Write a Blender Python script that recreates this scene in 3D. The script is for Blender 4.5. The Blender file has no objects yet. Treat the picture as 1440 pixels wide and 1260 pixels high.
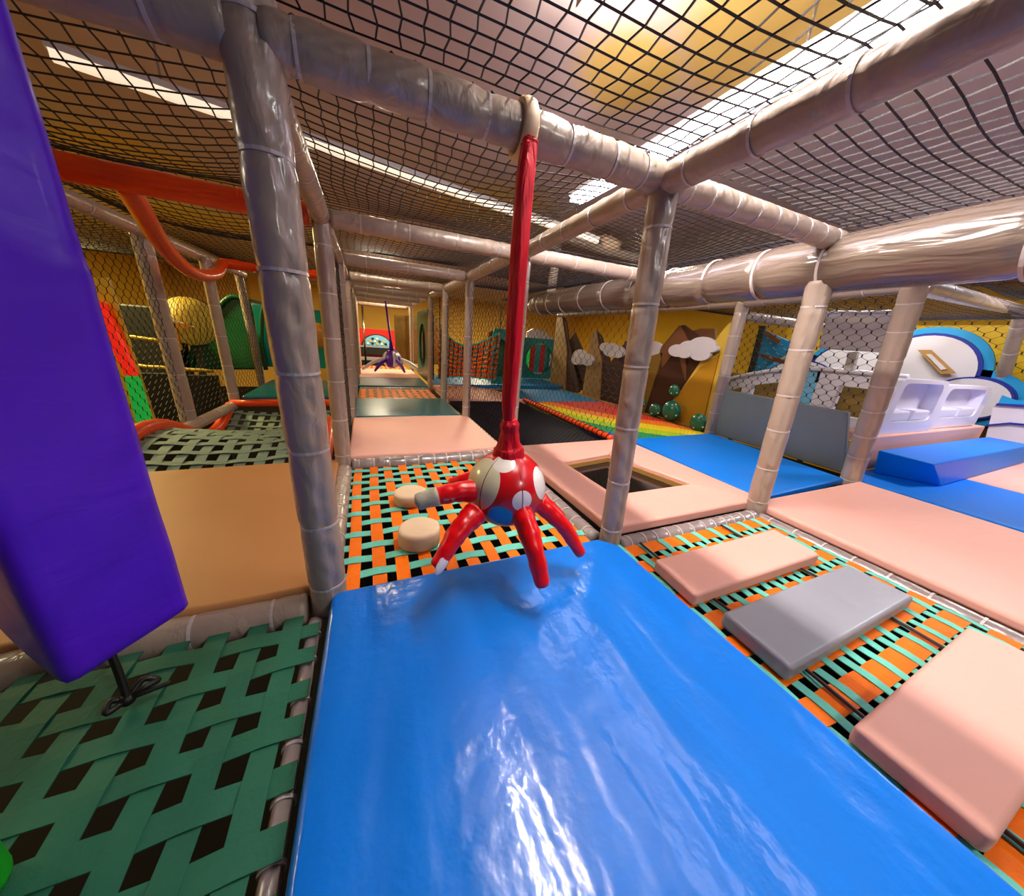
import bpy, bmesh, math, random
from mathutils import Vector
random.seed(7)
SC = bpy.context.scene
COL = SC.collection
PI = math.pi
H = 1.45          # height of the roof beams above the mats

# ------------------------------------------------------------------ camera
FPX, YAW, PIT, ROL = 461.4254, 0.42, 0.32, 0.0757
CAM = Vector((0.1964, -1.1054, 0.8816))
cy, sy, cp, sp, cr, sr = math.cos(YAW), math.sin(YAW), math.cos(PIT), math.sin(PIT), math.cos(ROL), math.sin(ROL)
FW = Vector((sy*cp, cy*cp, -sp)); R0 = Vector((cy, -sy, 0)); U0 = R0.cross(FW)
RT = R0*cr + U0*sr; UP = U0*cr - R0*sr
def ray(u, v): return FW + RT*((u-720)/FPX) - UP*((v-630)/FPX)
def az(u, v, z=0.0): d = ray(u, v); return CAM + d*((z-CAM.z)/d.z)
def ay(u, v, y=0.0): d = ray(u, v); return CAM + d*((y-CAM.y)/d.y)
def ax(u, v, x=0.0): d = ray(u, v); return CAM + d*((x-CAM.x)/d.x)
cd = bpy.data.cameras.new('camera'); co = bpy.data.objects.new('camera', cd); COL.objects.link(co)
from mathutils import Matrix
M3 = Matrix((RT, UP, -FW)).transposed()
co.matrix_world = Matrix.Translation(CAM) @ M3.to_4x4()
cd.sensor_fit = 'HORIZONTAL'; cd.sensor_width = 36; cd.lens = FPX/1440*36; cd.clip_start = .01; cd.clip_end = 100
SC.camera = co

# ------------------------------------------------------------------ materials
def lin(h):
    h = h.lstrip('#'); o = []
    for i in (0, 2, 4):
        c = int(h[i:i+2], 16)/255; o.append(c/12.92 if c <= .04045 else ((c+.055)/1.055)**2.4)
    return (*o, 1)
def mat(name, col, rough=.5, spec=.5, coat=0, bump=0, bscale=8, stretch=(1, 1, 1), vary=.0, emit=0, metal=0, fine=0, sheen=0, trans=0, tint=None):
    m = bpy.data.materials.new(name); m.use_nodes = True; nt = m.node_tree; N = nt.nodes; L = nt.links
    b = N['Principled BSDF']; c = lin(col)
    b.inputs['Base Color'].default_value = c; b.inputs['Roughness'].default_value = rough
    b.inputs['Specular IOR Level'].default_value = spec; b.inputs['Coat Weight'].default_value = coat
    b.inputs['Coat Roughness'].default_value = .12; b.inputs['Metallic'].default_value = metal
    if trans: b.inputs['Transmission Weight'].default_value = trans
    if emit:
        b.inputs['Emission Color'].default_value = c if tint is None else lin(tint); b.inputs['Emission Strength'].default_value = emit
    if bump or vary:
        g = N.new('ShaderNodeTexCoord'); mp = N.new('ShaderNodeMapping'); mp.inputs['Scale'].default_value = stretch
        L.new(g.outputs['Object'], mp.inputs['Vector'])
        n = N.new('ShaderNodeTexNoise'); n.inputs['Scale'].default_value = bscale; n.inputs['Detail'].default_value = 3; n.inputs['Distortion'].default_value = .6
        L.new(mp.outputs['Vector'], n.inputs['Vector'])
        last = None
        if bump:
            bp = N.new('ShaderNodeBump'); bp.inputs['Strength'].default_value = bump; bp.inputs['Distance'].default_value = .02
            L.new(n.outputs['Fac'], bp.inputs['Height']); last = bp
            if fine:
                n2 = N.new('ShaderNodeTexNoise'); n2.inputs['Scale'].default_value = 60; L.new(g.outputs['Object'], n2.inputs['Vector'])
                b2 = N.new('ShaderNodeBump'); b2.inputs['Strength'].default_value = fine; b2.inputs['Distance'].default_value = .004
                L.new(n2.outputs['Fac'], b2.inputs['Height']); L.new(bp.outputs['Normal'], b2.inputs['Normal']); last = b2
            L.new(last.outputs['Normal'], b.inputs['Normal'])
        if vary:
            n3 = N.new('ShaderNodeTexNoise'); n3.inputs['Scale'].default_value = 3; n3.inputs['Detail'].default_value = 4; L.new(g.outputs['Object'], n3.inputs['Vector'])
            h = N.new('ShaderNodeHueSaturation'); h.inputs['Color'].default_value = c
            mr = N.new('ShaderNodeMapRange'); mr.inputs['To Min'].default_value = 1-vary; mr.inputs['To Max'].default_value = 1+vary
            L.new(n3.outputs['Fac'], mr.inputs['Value']); L.new(mr.outputs['Result'], h.inputs['Value']); L.new(h.outputs['Color'], b.inputs['Base Color'])
    return m
M = {}
M['sleeve'] = mat('grey_vinyl_sleeve', '#ad9b8c', .3, .6, .35, .55, 13, (1, 1, .6), .08)
M['bigsleeve'] = mat('wrapped_grey_vinyl', '#6e6056', .24, .6, .5, .7, 7, (3, .5, 3), .06)
M['rail'] = mat('grey_rail_vinyl', '#978a86', .26, .6, .5, .3, 18)
M['tie'] = mat('pale_cable_tie', '#cfc4c2', .3)
M['orange_tube'] = mat('orange_foam_tube', '#f2480a', .35, .5, .3, .25, 16)
M['blue'] = mat('blue_vinyl', '#0074de', .3, .3, .4, .0, 5)
M['blue2'] = mat('bright_blue_vinyl', '#0082f2', .42, .3, 0, .2, 5)
M['bluedark'] = mat('steel_blue_vinyl', '#1581c4', .4, .4, 0, .2, 5)
M['pink'] = mat('pink_vinyl', '#f4b6a4', .5, .35, 0, .2, 4, (1, 2.5, 1), .05)
M['tan'] = mat('tan_vinyl', '#c98e58', .5, .4, 0, .2, 4, (1, 1, 1), .05)
M['teal'] = mat('teal_vinyl', '#07626e', .28, .5, .3, .2, 4)
M['greypad'] = mat('grey_pad_vinyl', '#9a9ca6', .38, .5, .1, .3, 5)
M['greypanel'] = mat('slate_vinyl', '#7d898c', .45, .4, 0, .6, 4, (1.5, 1.5, .7))
M['purple'] = mat('purple_vinyl', '#5a10e0', .4, .45, .05, .25, 5, (1, 1, 3), .06)
M['cream'] = mat('cream_vinyl', '#ecd0ac', .5, .4, 0, .15, 9)
M['orange_strap'] = mat('orange_webbing', '#ff7a00', .6, .3, 0, .15, 60)
M['teal_strap'] = mat('teal_webbing', '#6ed4c0', .6, .3, 0, .15, 60)
M['green_strap'] = mat('green_webbing', '#276a52', .65, .3, 0, .15, 60, (1, 1, 1), .15)
M['sage_strap'] = mat('sage_webbing', '#8aa290', .6, .3, 0, .15, 60)
M['cord'] = mat('black_net_cord', '#16131a', .5, .4)
M['cordgrey'] = mat('smoky_net_cord', '#2c2833', .5, .4)
M['blackcord'] = mat('black_strap', '#0e0c0e', .5)
M['browncord'] = mat('brown_strap', '#3a2422', .5)
M['yellowlit'] = mat('beam_with_yellow_light', '#b39a2c', .5)  # yellow light on the far left beams is put into this colour
M['red'] = mat('red_vinyl', '#e80210', .3, .45, .2, .3, 8, (1, 1, .5))
M['redstrap'] = mat('crimson_fabric', '#d60424', .5, .3, 0, .7, 10, (6, 6, .6))
M['white'] = mat('white_plastic', '#e9e4f2', .3, .5, .2)
M['whitepaint'] = mat('white_painted_board', '#d8d2da', .5, .4, 0, 0, 5)
M['navy'] = mat('navy_paint', '#1b2a8c', .5)
M['skyblue'] = mat('blue_paint', '#1593cc', .5)
M['paleblue'] = mat('pale_blue_paint', '#7cc4ee', .4)
M['gold'] = mat('gold_paint', '#c08a1c', .5, .4, 0, 0, 5, (1, 1, 1), .12)
M['goldlight'] = mat('light_gold_paint', '#d9b548', .5, .4, 0, 0, 5, (1, 1, 1), .1)
M['olive'] = mat('olive_paint', '#8a6a22', .5)
M['brown'] = mat('brown_paint', '#4a2a1c', .5, .4, 0, 0, 5, (1, 1, 1), .15)
M['brownmid'] = mat('mid_brown_paint', '#7a4e30', .5, .4, 0, 0, 5, (1, 1, 1), .12)
M['tanpaint'] = mat('tan_paint', '#a5804a', .5, .4, 0, 0, 5, (1, 1, 1), .1)
M['wood'] = mat('plywood', '#b08448', .5)
M['bush'] = mat('green_gloss_paint', '#0c7a66', .25, .5, .5)
M['dot'] = mat('white_dot_paint', '#e6efe8', .4)
M['darkgreen'] = mat('dark_green_plastic', '#0a5a34', .4, .5, .1)
M['tealplastic'] = mat('teal_plastic', '#0c9488', .35, .5, .3)
M['orangeplastic'] = mat('orange_plastic', '#e09a3c', .3, .5, .4)
M['black'] = mat('black_foam', '#0d100d', .6)
M['yellow'] = mat('yellow_vinyl', '#e8bc10', .5)
M['steel'] = mat('brushed_metal', '#b8b8bc', .25, .5, 0, 0, 5, metal=1)
M['greenpad'] = mat('green_foam', '#12a81c', .5)
M['bluepatch'] = mat('light_blue_vinyl', '#3b9fd4', .3)
M['graytip'] = mat('grey_cream_vinyl', '#b8b39c', .35, .5, .1, .4, 20)
M['lamp'] = mat('lit_tube', '#ffffff', .5, emit=13, tint='#f4ecff')
M['lamp2'] = mat('lit_tube_overhead', '#ffffff', .5, emit=420, tint='#fff2ea')
M['lampwarm'] = mat('lit_warm_tube', '#ffffff', .5, emit=.85, tint='#ffe8c4')
M['signred'] = mat('lit_red_panel', '#e02010', .4, emit=.7)
M['signgreen'] = mat('lit_green_panel', '#10b040', .4, emit=.5)
M['casing'] = mat('white_metal_casing', '#d8d4d4', .4)
M['purplefab'] = mat('violet_fabric', '#5a1fb0', .4)
M['checker'] = mat('chequer_white', '#f0f0f0', .4)
M['glass'] = mat('smoked_window', '#2a2a2c', .08, .6, .3, trans=.75)
M['scarlet'] = mat('scarlet_paint', '#e01408', .5)
M['dimgold'] = mat('bronze_foil', '#a88a50', .22, .5, .2, .6, 12, (6, 6, .6), metal=.8)

def rainbow():
    m = mat('rainbow_net_cord', '#ffffff', .5); nt = m.node_tree; N = nt.nodes; L = nt.links
    g = N.new('ShaderNodeTexCoord'); s = N.new('ShaderNodeSeparateXYZ'); L.new(g.outputs['Generated'], s.inputs[0])
    a = N.new('ShaderNodeMath'); a.operation = 'MULTIPLY_ADD'; a.inputs[1].default_value = .62; L.new(s.outputs['X'], a.inputs[0])
    b = N.new('ShaderNodeMath'); b.operation = 'MULTIPLY'; b.inputs[1].default_value = .6; L.new(s.outputs['Y'], b.inputs[0]); L.new(b.outputs[0], a.inputs[2])
    r = N.new('ShaderNodeValToRGB'); r.color_ramp.interpolation = 'CONSTANT'; e = r.color_ramp.elements
    e[0].color = lin('#1c4fc0'); e[1].position = .2; e[1].color = lin('#0c8a50')
    for p, c in ((.38, '#a8c80c'), (.52, '#e8d00c'), (.66, '#f07a10'), (.78, '#d02a18')):
        x = e.new(p); x.color = lin(c)
    L.new(a.outputs[0], r.inputs[0]); L.new(r.outputs[0], N['Principled BSDF'].inputs['Base Color']); return m
M['rainbow'] = rainbow()
def blue_mat():        # vinyl cover with long soft creases
    m = M['blue']; nt = m.node_tree; N = nt.nodes; L = nt.links; b = N['Principled BSDF']
    g = N.new('ShaderNodeTexCoord'); mp = N.new('ShaderNodeMapping'); mp.inputs['Scale'].default_value = (4.2, 1.0, 1); mp.inputs['Rotation'].default_value = (0, 0, math.radians(-16))
    L.new(g.outputs['Object'], mp.inputs['Vector'])
    n = N.new('ShaderNodeTexNoise'); n.inputs['Scale'].default_value = 1.6; n.inputs['Detail'].default_value = 1.5; n.inputs['Distortion'].default_value = .5; L.new(mp.outputs[0], n.inputs['Vector'])
    n2 = N.new('ShaderNodeTexNoise'); n2.inputs['Scale'].default_value = 9; n2.inputs['Detail'].default_value = 4; L.new(g.outputs['Object'], n2.inputs['Vector'])
    b1 = N.new('ShaderNodeBump'); b1.inputs['Strength'].default_value = .42; b1.inputs['Distance'].default_value = .03; L.new(n.outputs['Fac'], b1.inputs['Height'])
    b2 = N.new('ShaderNodeBump'); b2.inputs['Strength'].default_value = .4; b2.inputs['Distance'].default_value = .014; L.new(n2.outputs['Fac'], b2.inputs['Height']); L.new(b1.outputs[0], b2.inputs['Normal'])
    L.new(b2.outputs[0], b.inputs['Normal']); L.new(b2.outputs[0], b.inputs['Coat Normal'])
blue_mat()
def ceiling_mat():     # pale ceiling; large patches of warm light are put into its colour
    m = mat('ceiling_with_warm_light', '#d8c2b4', .8, .2); nt = m.node_tree; N = nt.nodes; L = nt.links
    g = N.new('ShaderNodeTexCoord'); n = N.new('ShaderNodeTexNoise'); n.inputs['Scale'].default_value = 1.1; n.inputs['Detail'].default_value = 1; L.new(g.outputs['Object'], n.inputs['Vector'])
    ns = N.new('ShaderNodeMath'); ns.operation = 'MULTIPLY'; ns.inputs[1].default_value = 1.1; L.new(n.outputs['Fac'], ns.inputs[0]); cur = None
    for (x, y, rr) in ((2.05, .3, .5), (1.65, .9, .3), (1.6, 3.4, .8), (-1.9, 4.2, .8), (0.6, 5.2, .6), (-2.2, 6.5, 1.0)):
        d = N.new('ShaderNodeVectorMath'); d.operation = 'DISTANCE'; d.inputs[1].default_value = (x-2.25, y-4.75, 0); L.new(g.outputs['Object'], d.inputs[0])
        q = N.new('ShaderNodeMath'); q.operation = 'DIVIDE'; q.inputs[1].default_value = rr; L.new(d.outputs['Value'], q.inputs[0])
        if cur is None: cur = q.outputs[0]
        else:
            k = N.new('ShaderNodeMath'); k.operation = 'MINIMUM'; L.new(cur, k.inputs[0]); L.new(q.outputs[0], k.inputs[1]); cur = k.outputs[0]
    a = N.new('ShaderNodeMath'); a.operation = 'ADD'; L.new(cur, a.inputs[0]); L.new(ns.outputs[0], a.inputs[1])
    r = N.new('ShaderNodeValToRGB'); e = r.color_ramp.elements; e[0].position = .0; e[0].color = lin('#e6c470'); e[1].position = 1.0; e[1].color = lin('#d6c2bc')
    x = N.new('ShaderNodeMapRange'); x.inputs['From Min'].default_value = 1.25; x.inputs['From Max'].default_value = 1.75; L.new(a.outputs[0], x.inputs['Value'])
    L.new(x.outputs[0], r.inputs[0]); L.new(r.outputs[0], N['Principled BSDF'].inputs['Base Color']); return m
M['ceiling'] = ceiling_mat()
def ball_mat():        # red vinyl ball with sewn-on round patches
    m = mat('red_vinyl_with_patches', '#d8071a', .27, .5, .35); nt = m.node_tree; N = nt.nodes; L = nt.links
    g = N.new('ShaderNodeTexCoord'); cur = None
    def patch(c, r, col, prev):
        d = N.new('ShaderNodeVectorMath'); d.operation = 'DISTANCE'; L.new(g.outputs['Object'], d.inputs[0]); d.inputs[1].default_value = c
        k = N.new('ShaderNodeMath'); k.operation = 'LESS_THAN'; L.new(d.outputs['Value'], k.inputs[0]); k.inputs[1].default_value = r
        x = N.new('ShaderNodeMix'); x.data_type = 'RGBA'; L.new(k.outputs[0], x.inputs['Factor'])
        if prev is None: x.inputs[6].default_value = lin('#cf0716')
        else: L.new(prev, x.inputs[6])
        x.inputs[7].default_value = lin(col); return x.outputs[2]
    for c, r, col in BALLP: cur = patch(c, r, col, cur)
    # seams: eight meridians
    s = N.new('ShaderNodeSeparateXYZ'); L.new(g.outputs['Object'], s.inputs[0])
    at = N.new('ShaderNodeMath'); at.operation = 'ARCTAN2'; L.new(s.outputs['Y'], at.inputs[0]); L.new(s.outputs['X'], at.inputs[1])
    k = N.new('ShaderNodeMath'); k.operation = 'MULTIPLY'; k.inputs[1].default_value = 6/(2*PI); L.new(at.outputs[0], k.inputs[0])
    f = N.new('ShaderNodeMath'); f.operation = 'FRACT'; L.new(k.outputs[0], f.inputs[0])
    p = N.new('ShaderNodeMath'); p.operation = 'SUBTRACT'; L.new(f.outputs[0], p.inputs[0]); p.inputs[1].default_value = .5
    a = N.new('ShaderNodeMath'); a.operation = 'ABSOLUTE'; L.new(p.outputs[0], a.inputs[0])
    l = N.new('ShaderNodeMath'); l.operation = 'LESS_THAN'; l.inputs[1].default_value = .012; L.new(a.outputs[0], l.inputs[0])
    x = N.new('ShaderNodeMix'); x.data_type = 'RGBA'; L.new(l.outputs[0], x.inputs['Factor']); L.new(cur, x.inputs[6]); x.inputs[7].default_value = lin('#6a0410')
    L.new(x.outputs[2], N['Principled BSDF'].inputs['Base Color']); return m

# ------------------------------------------------------------------ builders
def wloc(o):
    v = Vector((0, 0, 0))
    while o is not None: v = v + o.location; o = o.parent
    return v
def tag(o, label=None, cat=None, group=None, kind=None):
    if label: o['label'] = label
    if cat: o['category'] = cat
    if group: o['group'] = group
    if kind: o['kind'] = kind
    return o
def obj(name, VF, m, parent=None, smooth=False, bevel=0, seg=3, origin=None):
    V, Fc = VF; V = [Vector(v) for v in V]
    if parent is not None: base = wloc(parent)
    else: base = Vector(((min(v.x for v in V)+max(v.x for v in V))/2, (min(v.y for v in V)+max(v.y for v in V))/2, min(v.z for v in V)))
    org = Vector(origin) if origin is not None else base
    me = bpy.data.meshes.new(name); me.from_pydata([v-org for v in V], [], Fc)
    bm = bmesh.new(); bm.from_mesh(me); bmesh.ops.recalc_face_normals(bm, faces=bm.faces); bm.to_mesh(me); bm.free()
    if isinstance(m, str): m = M[m]
    me.materials.append(m)
    o = bpy.data.objects.new(name, me); COL.objects.link(o)
    if parent is not None: o.parent = parent; o.location = org-base
    else: o.location = org
    if smooth or bevel:
        for p in me.polygons: p.use_smooth = True
    if bevel:
        b = o.modifiers.new('bevel', 'BEVEL'); b.width = bevel; b.segments = seg; b.harden_normals = True; b.limit_method = 'ANGLE'; b.angle_limit = .6
    return o
def netobj(name, VF, m, parent=None):      # big meshes: skip normal recalculation
    V, Fc = VF; me = bpy.data.meshes.new(name)
    base = wloc(parent) if parent is not None else Vector(((min(v[0] for v in V)+max(v[0] for v in V))/2, (min(v[1] for v in V)+max(v[1] for v in V))/2, min(v[2] for v in V)))
    me.from_pydata([(v[0]-base.x, v[1]-base.y, v[2]-base.z) for v in V], [], Fc); me.materials.append(M[m] if isinstance(m, str) else m)
    o = bpy.data.objects.new(name, me); COL.objects.link(o)
    if parent is not None: o.parent = parent
    else: o.location = base
    return o
def thing(name, label, cat, loc, group=None, kind=None):
    o = bpy.data.objects.new(name, None); COL.objects.link(o); o.empty_display_size = .05
    o.location = Vector(loc); return tag(o, label, cat, group, kind)
def join(*ms):
    V = []; Fc = []
    for v, f in ms:
        n = len(V); V += list(v); Fc += [tuple(i+n for i in q) for q in f]
    return V, Fc
def box(x0, x1, y0, y1, z0, z1):
    V = [(x, y, z) for z in (z0, z1) for y in (y0, y1) for x in (x0, x1)]
    return V, [(0, 2, 3, 1), (4, 5, 7, 6), (0, 1, 5, 4), (2, 6, 7, 3), (0, 4, 6, 2), (1, 3, 7, 5)]
def prism(pts, vec):
    pts = [Vector(p) for p in pts]; vec = Vector(vec); n = len(pts)
    V = pts + [p+vec for p in pts]
    return V, [tuple(range(n)), tuple(range(2*n-1, n-1, -1))] + [(i, i+n, (i+1) % n+n, (i+1) % n) for i in range(n)]
def slab(pts, z0, z1): return prism([(p[0], p[1], z0) for p in pts], (0, 0, z1-z0))
def frame_of(t):
    t = t.normalized(); a = Vector((0, 0, 1)) if abs(t.z) < .9 else Vector((1, 0, 0))
    n = t.cross(a).normalized(); return n, t.cross(n)
def loft(path, rad, n=16, squash=1.0, cap=True, up=None, mod=None):
    path = [Vector(p) for p in path]; V = []; Fc = []; k = len(path)
    if not hasattr(rad, '__len__'): rad = [rad]*k
    pn = None
    for i, p in enumerate(path):
        t = (path[min(i+1, k-1)]-path[max(i-1, 0)]).normalized()
        if pn is None: pn, b = frame_of(t)
        else:
            pn = (pn - t*pn.dot(t)).normalized(); b = t.cross(pn)
        for j in range(n):
            a = 2*PI*j/n; rr = rad[i]*(mod(i, j, a) if mod else 1)
            V.append(p + pn*math.cos(a)*rr + b*math.sin(a)*rr*squash)
    for i in range(k-1):
        for j in range(n):
            Fc.append((i*n+j, i*n+(j+1) % n, (i+1)*n+(j+1) % n, (i+1)*n+j))
    if cap: Fc.append(tuple(range(n-1, -1, -1))); Fc.append(tuple((k-1)*n+j for j in range(n)))
    return V, Fc
def ring(c, t, R, r=.004, w=.007, n=24):      # flat band around a tube
    c = Vector(c); t = Vector(t).normalized(); a, b = frame_of(t); V = []; Fc = []
    prof = [(0, -w/2), (r, -w/2), (r, w/2), (0, w/2)]
    for j in range(n):
        g = 2*PI*j/n; d = a*math.cos(g)+b*math.sin(g)
        for (dr, dt) in prof: V.append(c + d*(R+dr) + t*dt)
    for j in range(n):
        for q in range(4): Fc.append((j*4+q, j*4+(q+1) % 4, ((j+1) % n)*4+(q+1) % 4, ((j+1) % n)*4+q))
    return V, Fc
def smoothcurve(pts, k=8):
    P = [Vector(p) for p in pts]; out = []
    for i in range(len(P)-1):
        p0 = P[max(i-1, 0)]; p1 = P[i]; p2 = P[i+1]; p3 = P[min(i+2, len(P)-1)]
        for s in range(k):
            t = s/k; out.append(.5*((2*p1)+(-p0+p2)*t+(2*p0-5*p1+4*p2-p3)*t*t+(-p0+3*p1-3*p2+p3)*t**3))
    out.append(P[-1]); return out
def sphere(c, r, n=24, k=14, sx=1, sy=1, sz=1, z0=-1.0):
    V = []; Fc = []
    for i in range(k+1):
        ph = -PI/2 + PI*i/k
        for j in range(n): V.append((c[0]+r*sx*math.cos(ph)*math.cos(2*PI*j/n), c[1]+r*sy*math.cos(ph)*math.sin(2*PI*j/n), c[2]+r*sz*math.sin(ph)))
    for i in range(k):
        for j in range(n): Fc.append((i*n+j, i*n+(j+1) % n, (i+1)*n+(j+1) % n, (i+1)*n+j))
    return V, Fc
def strands(lines, r, sides=3):
    V = []; Fc = []
    for ln in lines:
        n0 = len(V); k = len(ln); ln = [Vector(p) for p in ln]
        a, b = frame_of(ln[-1]-ln[0])
        cs = [(a*math.cos(2*PI*j/sides)+b*math.sin(2*PI*j/sides))*r for j in range(sides)]
        for p in ln:
            for c in cs: V.append(p+c)
        for i in range(k-1):
            for j in range(sides):
                Fc.append((n0+i*sides+j, n0+i*sides+(j+1) % sides, n0+(i+1)*sides+(j+1) % sides, n0+(i+1)*sides+j))
    return V, Fc

# ------------------------------------------------------------------ padded tubes
def sleeve(p0, p1, r, ties, seam=True, n=24, soft=.10, wob=.012, step=.018):
    p0 = Vector(p0); p1 = Vector(p1); Lg = (p1-p0).length; k = max(6, int(Lg/step)); ts = [i/k for i in range(k+1)]
    path = [p0.lerp(p1, t) for t in ts]; ph = random.random()*6; dd = CAM-(p0+p1)/2
    sa = math.atan2(-dd.x, dd.y)+.35+random.uniform(-.2, .2) if abs((p1-p0).normalized().z) > .8 else 4.4
    def mod(i, j, a):
        s = ts[i]*Lg; f = 1
        for d in ties: f -= soft*math.exp(-((s-d)/.010)**2)
        f += wob*math.sin(s*23+ph+a*2)+wob*.7*math.sin(s*51+a*3+ph)
        if seam:
            da = abs((a-sa-.10*math.sin(s*11+ph)-.05*math.sin(s*37)+PI) % (2*PI)-PI); f -= .13*math.exp(-(da/.13)**2); f += .045*math.sin(s*60+ph+a*4)*math.exp(-(da/.6)**2)
        return f
    return loft(path, r, n, mod=mod)
def tube_thing(name, part, p0, p1, r, nt, label, cat, m='sleeve', tm='tie', group=None, seam=True, soft=.10, n=30, wob=.012, ties=None, big=False):
    p0 = Vector(p0); p1 = Vector(p1); Lg = (p1-p0).length; low = p0 if p0.z <= p1.z else p1
    if ties is None: ties = [Lg*(i+.5)/nt + random.uniform(-.012, .012) for i in range(nt)]
    t = thing(name, label, cat, low, group)
    obj(part, sleeve(p0, p1, r, ties, seam, n, soft, wob), m, t, smooth=True)
    d = (p1-p0).normalized()
    for s in ties:
        obj('cable_tie', ring(p0+d*s, d, r*(1-soft)+.001, .004 if not big else .005, .008, 20), tm, t, smooth=False)
    return t
def post(p0, p1, r, nt, label, **k): return tube_thing('padded_post', 'foam_sleeve', p0, p1, r, nt, label, 'post', group='padded posts of the play frame', **k)
def beam(p0, p1, r, nt, label, **k): return tube_thing('padded_beam', 'foam_sleeve', p0, p1, r, nt, label, 'beam', group='padded roof beams of the play frame', **k)
def rail(p0, p1, r, nt, label, **k):
    k.setdefault('m', 'rail'); return tube_thing('floor_rail', 'foam_sleeve', p0, p1, r, nt, label, 'rail', seam=False, group='padded floor rails', **k)

B = -.09        # where posts start (below mat tops)
# posts of the front row and beyond
Ab, At = ay(457, 832, 0), ay(350, 20, 0)
def vpost(bx, tx, y, z0, z1, r, nt, label, n=36): return post((bx, y, z0), (tx, y, z1), r, nt, label, n=n)
vpost(.02, .0, 0, B, 1.85, .057, 8, 'tall grey padded post standing between the tan mat and the blue mat')
vpost(1.272, 1.207, 0, B, 1.44, .051, 6, 'grey padded post at the corner of the pink frame with the window')
vpost(2.44, 2.33, 0, B, 1.27, .056, 6, 'slim grey post under the thick wrapped beam beside the long pink mat')
vpost(3.80, 3.53, .08, B, 1.40, .066, 8, 'grey post at the front end of the slate panel, beside the white moulded seats')
vpost(-.005, .0, 1.3, B, 1.44, .05, 6, 'grey post at the back right corner of the tan mat beside the orange arch')
vpost(1.25, 1.26, 1.3, B, 1.42, .045, 5, 'pale grey post half hidden behind the red strap', n=12)
vpost(3.93, 3.9, 1.46, B, 1.42, .062, 7, 'grey post between the gold mountain board and the slate panel')
vpost(1.2, 1.2, 2.52, B, 1.44, .045, 4, 'grey corridor post on the right, where pink mat meets teal mat', n=12)
vpost(1.17, 1.19, 3.64, B, 1.44, .045, 4, 'grey corridor post on the right behind the first teal mat', n=12)
vpost(1.16, 1.18, 4.75, B, 1.44, .045, 4, 'grey corridor post on the right just before the green panel', n=12)
vpost(.0, .0, 2.6, B, 1.44, .045, 4, 'grey corridor post on the left, beside the pink mat back edge', n=12)
vpost(.0, .0, 3.7, B, 1.44, .045, 3, 'grey corridor post on the left, beside the far edge of the near teal mat', n=12)
vpost(.0, .0, 4.9, B, 1.44, .045, 3, 'grey corridor post on the left, by the front edge of the far teal mat', n=12)
vpost(.0, .0, 6.2, B, 1.44, .045, 3, 'grey corridor post on the left by the far pink mat', n=12)
vpost(.0, .0, 7.6, B, 1.44, .045, 3, 'farthest grey corridor post on the left, near the red wall', n=12)
vpost(1.19, 1.19, 7.6, B, 1.44, .045, 3, 'farthest grey corridor post on the right, beyond the green panel', n=12)
vpost(-1.34, -1.36, 2.7, B, 1.44, .06, 5, 'brown-grey post behind the orange arch, nearest the purple bag', n=14)
vpost(-1.24, -1.26, 3.55, B, 1.44, .05, 5, 'brown-grey post at the corner of the small teal mat with a pale net edge', n=14)
vpost(-1.30, -1.36, 4.95, B, 1.44, .05, 4, 'brown-grey post in front of the dark green slide hood', n=12)
post(ay(1389, 600, .42), ay(1438, 440, .42), .062, 5, 'dark grey post rising behind the white moulded seats', n=14)
post((2.4, 2.98, 1.44), (2.42, 2.95, 2.06), .055, 3, 'short pale post standing on the far end of the thick wrapped beam', n=14)

# roof beams
def Z(x, y, z=H): return (x, y, z)
beam(Z(-1.3, 0, 1.44), Z(-.03, 0, 1.46), .058, 5, 'dark grey roof beam left of the tall post, over the tan mat')
beam(Z(.03, 0, 1.46), Z(1.16, 0, 1.455), .052, 8, 'dark grey roof beam from which the red octopus hangs', soft=.14, wob=.022, m='sleeve')
beam(Z(1.25, 0, 1.45), Z(2.36, 0, 1.45), .046, 9, 'pale grey roof beam running right from the octopus beam to the thick beam')
beam(Z(2.5, .02, 1.45), Z(3.5, .04, 1.44), .046, 3, 'grey roof beam hidden behind the thick wrapped beam', n=12)
beam(Z(3.58, .06, 1.40), ay(1440, 438, .42), .055, 4, 'light grey roof beam going right above the white seats', n=14)
beam(Z(.0, .05), Z(.0, 1.27), .047, 5, 'grey roof beam running back from the tall post to the orange beam')
beam(Z(1.2, -1.7), Z(1.2, -.03), .05, 8, 'smooth grey roof beam beside the bright ceiling lamp, at the upper right', soft=.07)
beam(Z(1.2, .04), Z(1.22, 1.28), .046, 5, 'grey roof beam running back from the post by the pink window frame')
beam(Z(1.2, 1.33), Z(1.2, 2.5), .046, 4, 'grey corridor roof beam on the right above the pink mat', n=12)
beam(Z(1.2, 2.56), Z(1.19, 4.7), .045, 6, 'grey corridor roof beam on the right above the near teal mat', n=12)
beam(Z(1.19, 4.8), Z(1.19, 8.6), .045, 6, 'far grey corridor roof beam on the right above the green panel', n=10)
beam(Z(0, 1.34), Z(0, 4.85), .045, 8, 'grey corridor roof beam on the left behind the second post', n=10)
beam(Z(0, 4.95), Z(0, 8.6), .045, 6, 'far grey corridor roof beam on the left', n=10)
beam(Z(.05, 1.3), Z(1.18, 1.3), .048, 4, 'grey cross beam over the front edge of the pink corridor mat')
beam(Z(1.27, 1.28), Z(2.3, 1.28), .048, 4, 'grey cross beam right of the red strap, above the thick beam end', n=14)
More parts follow.
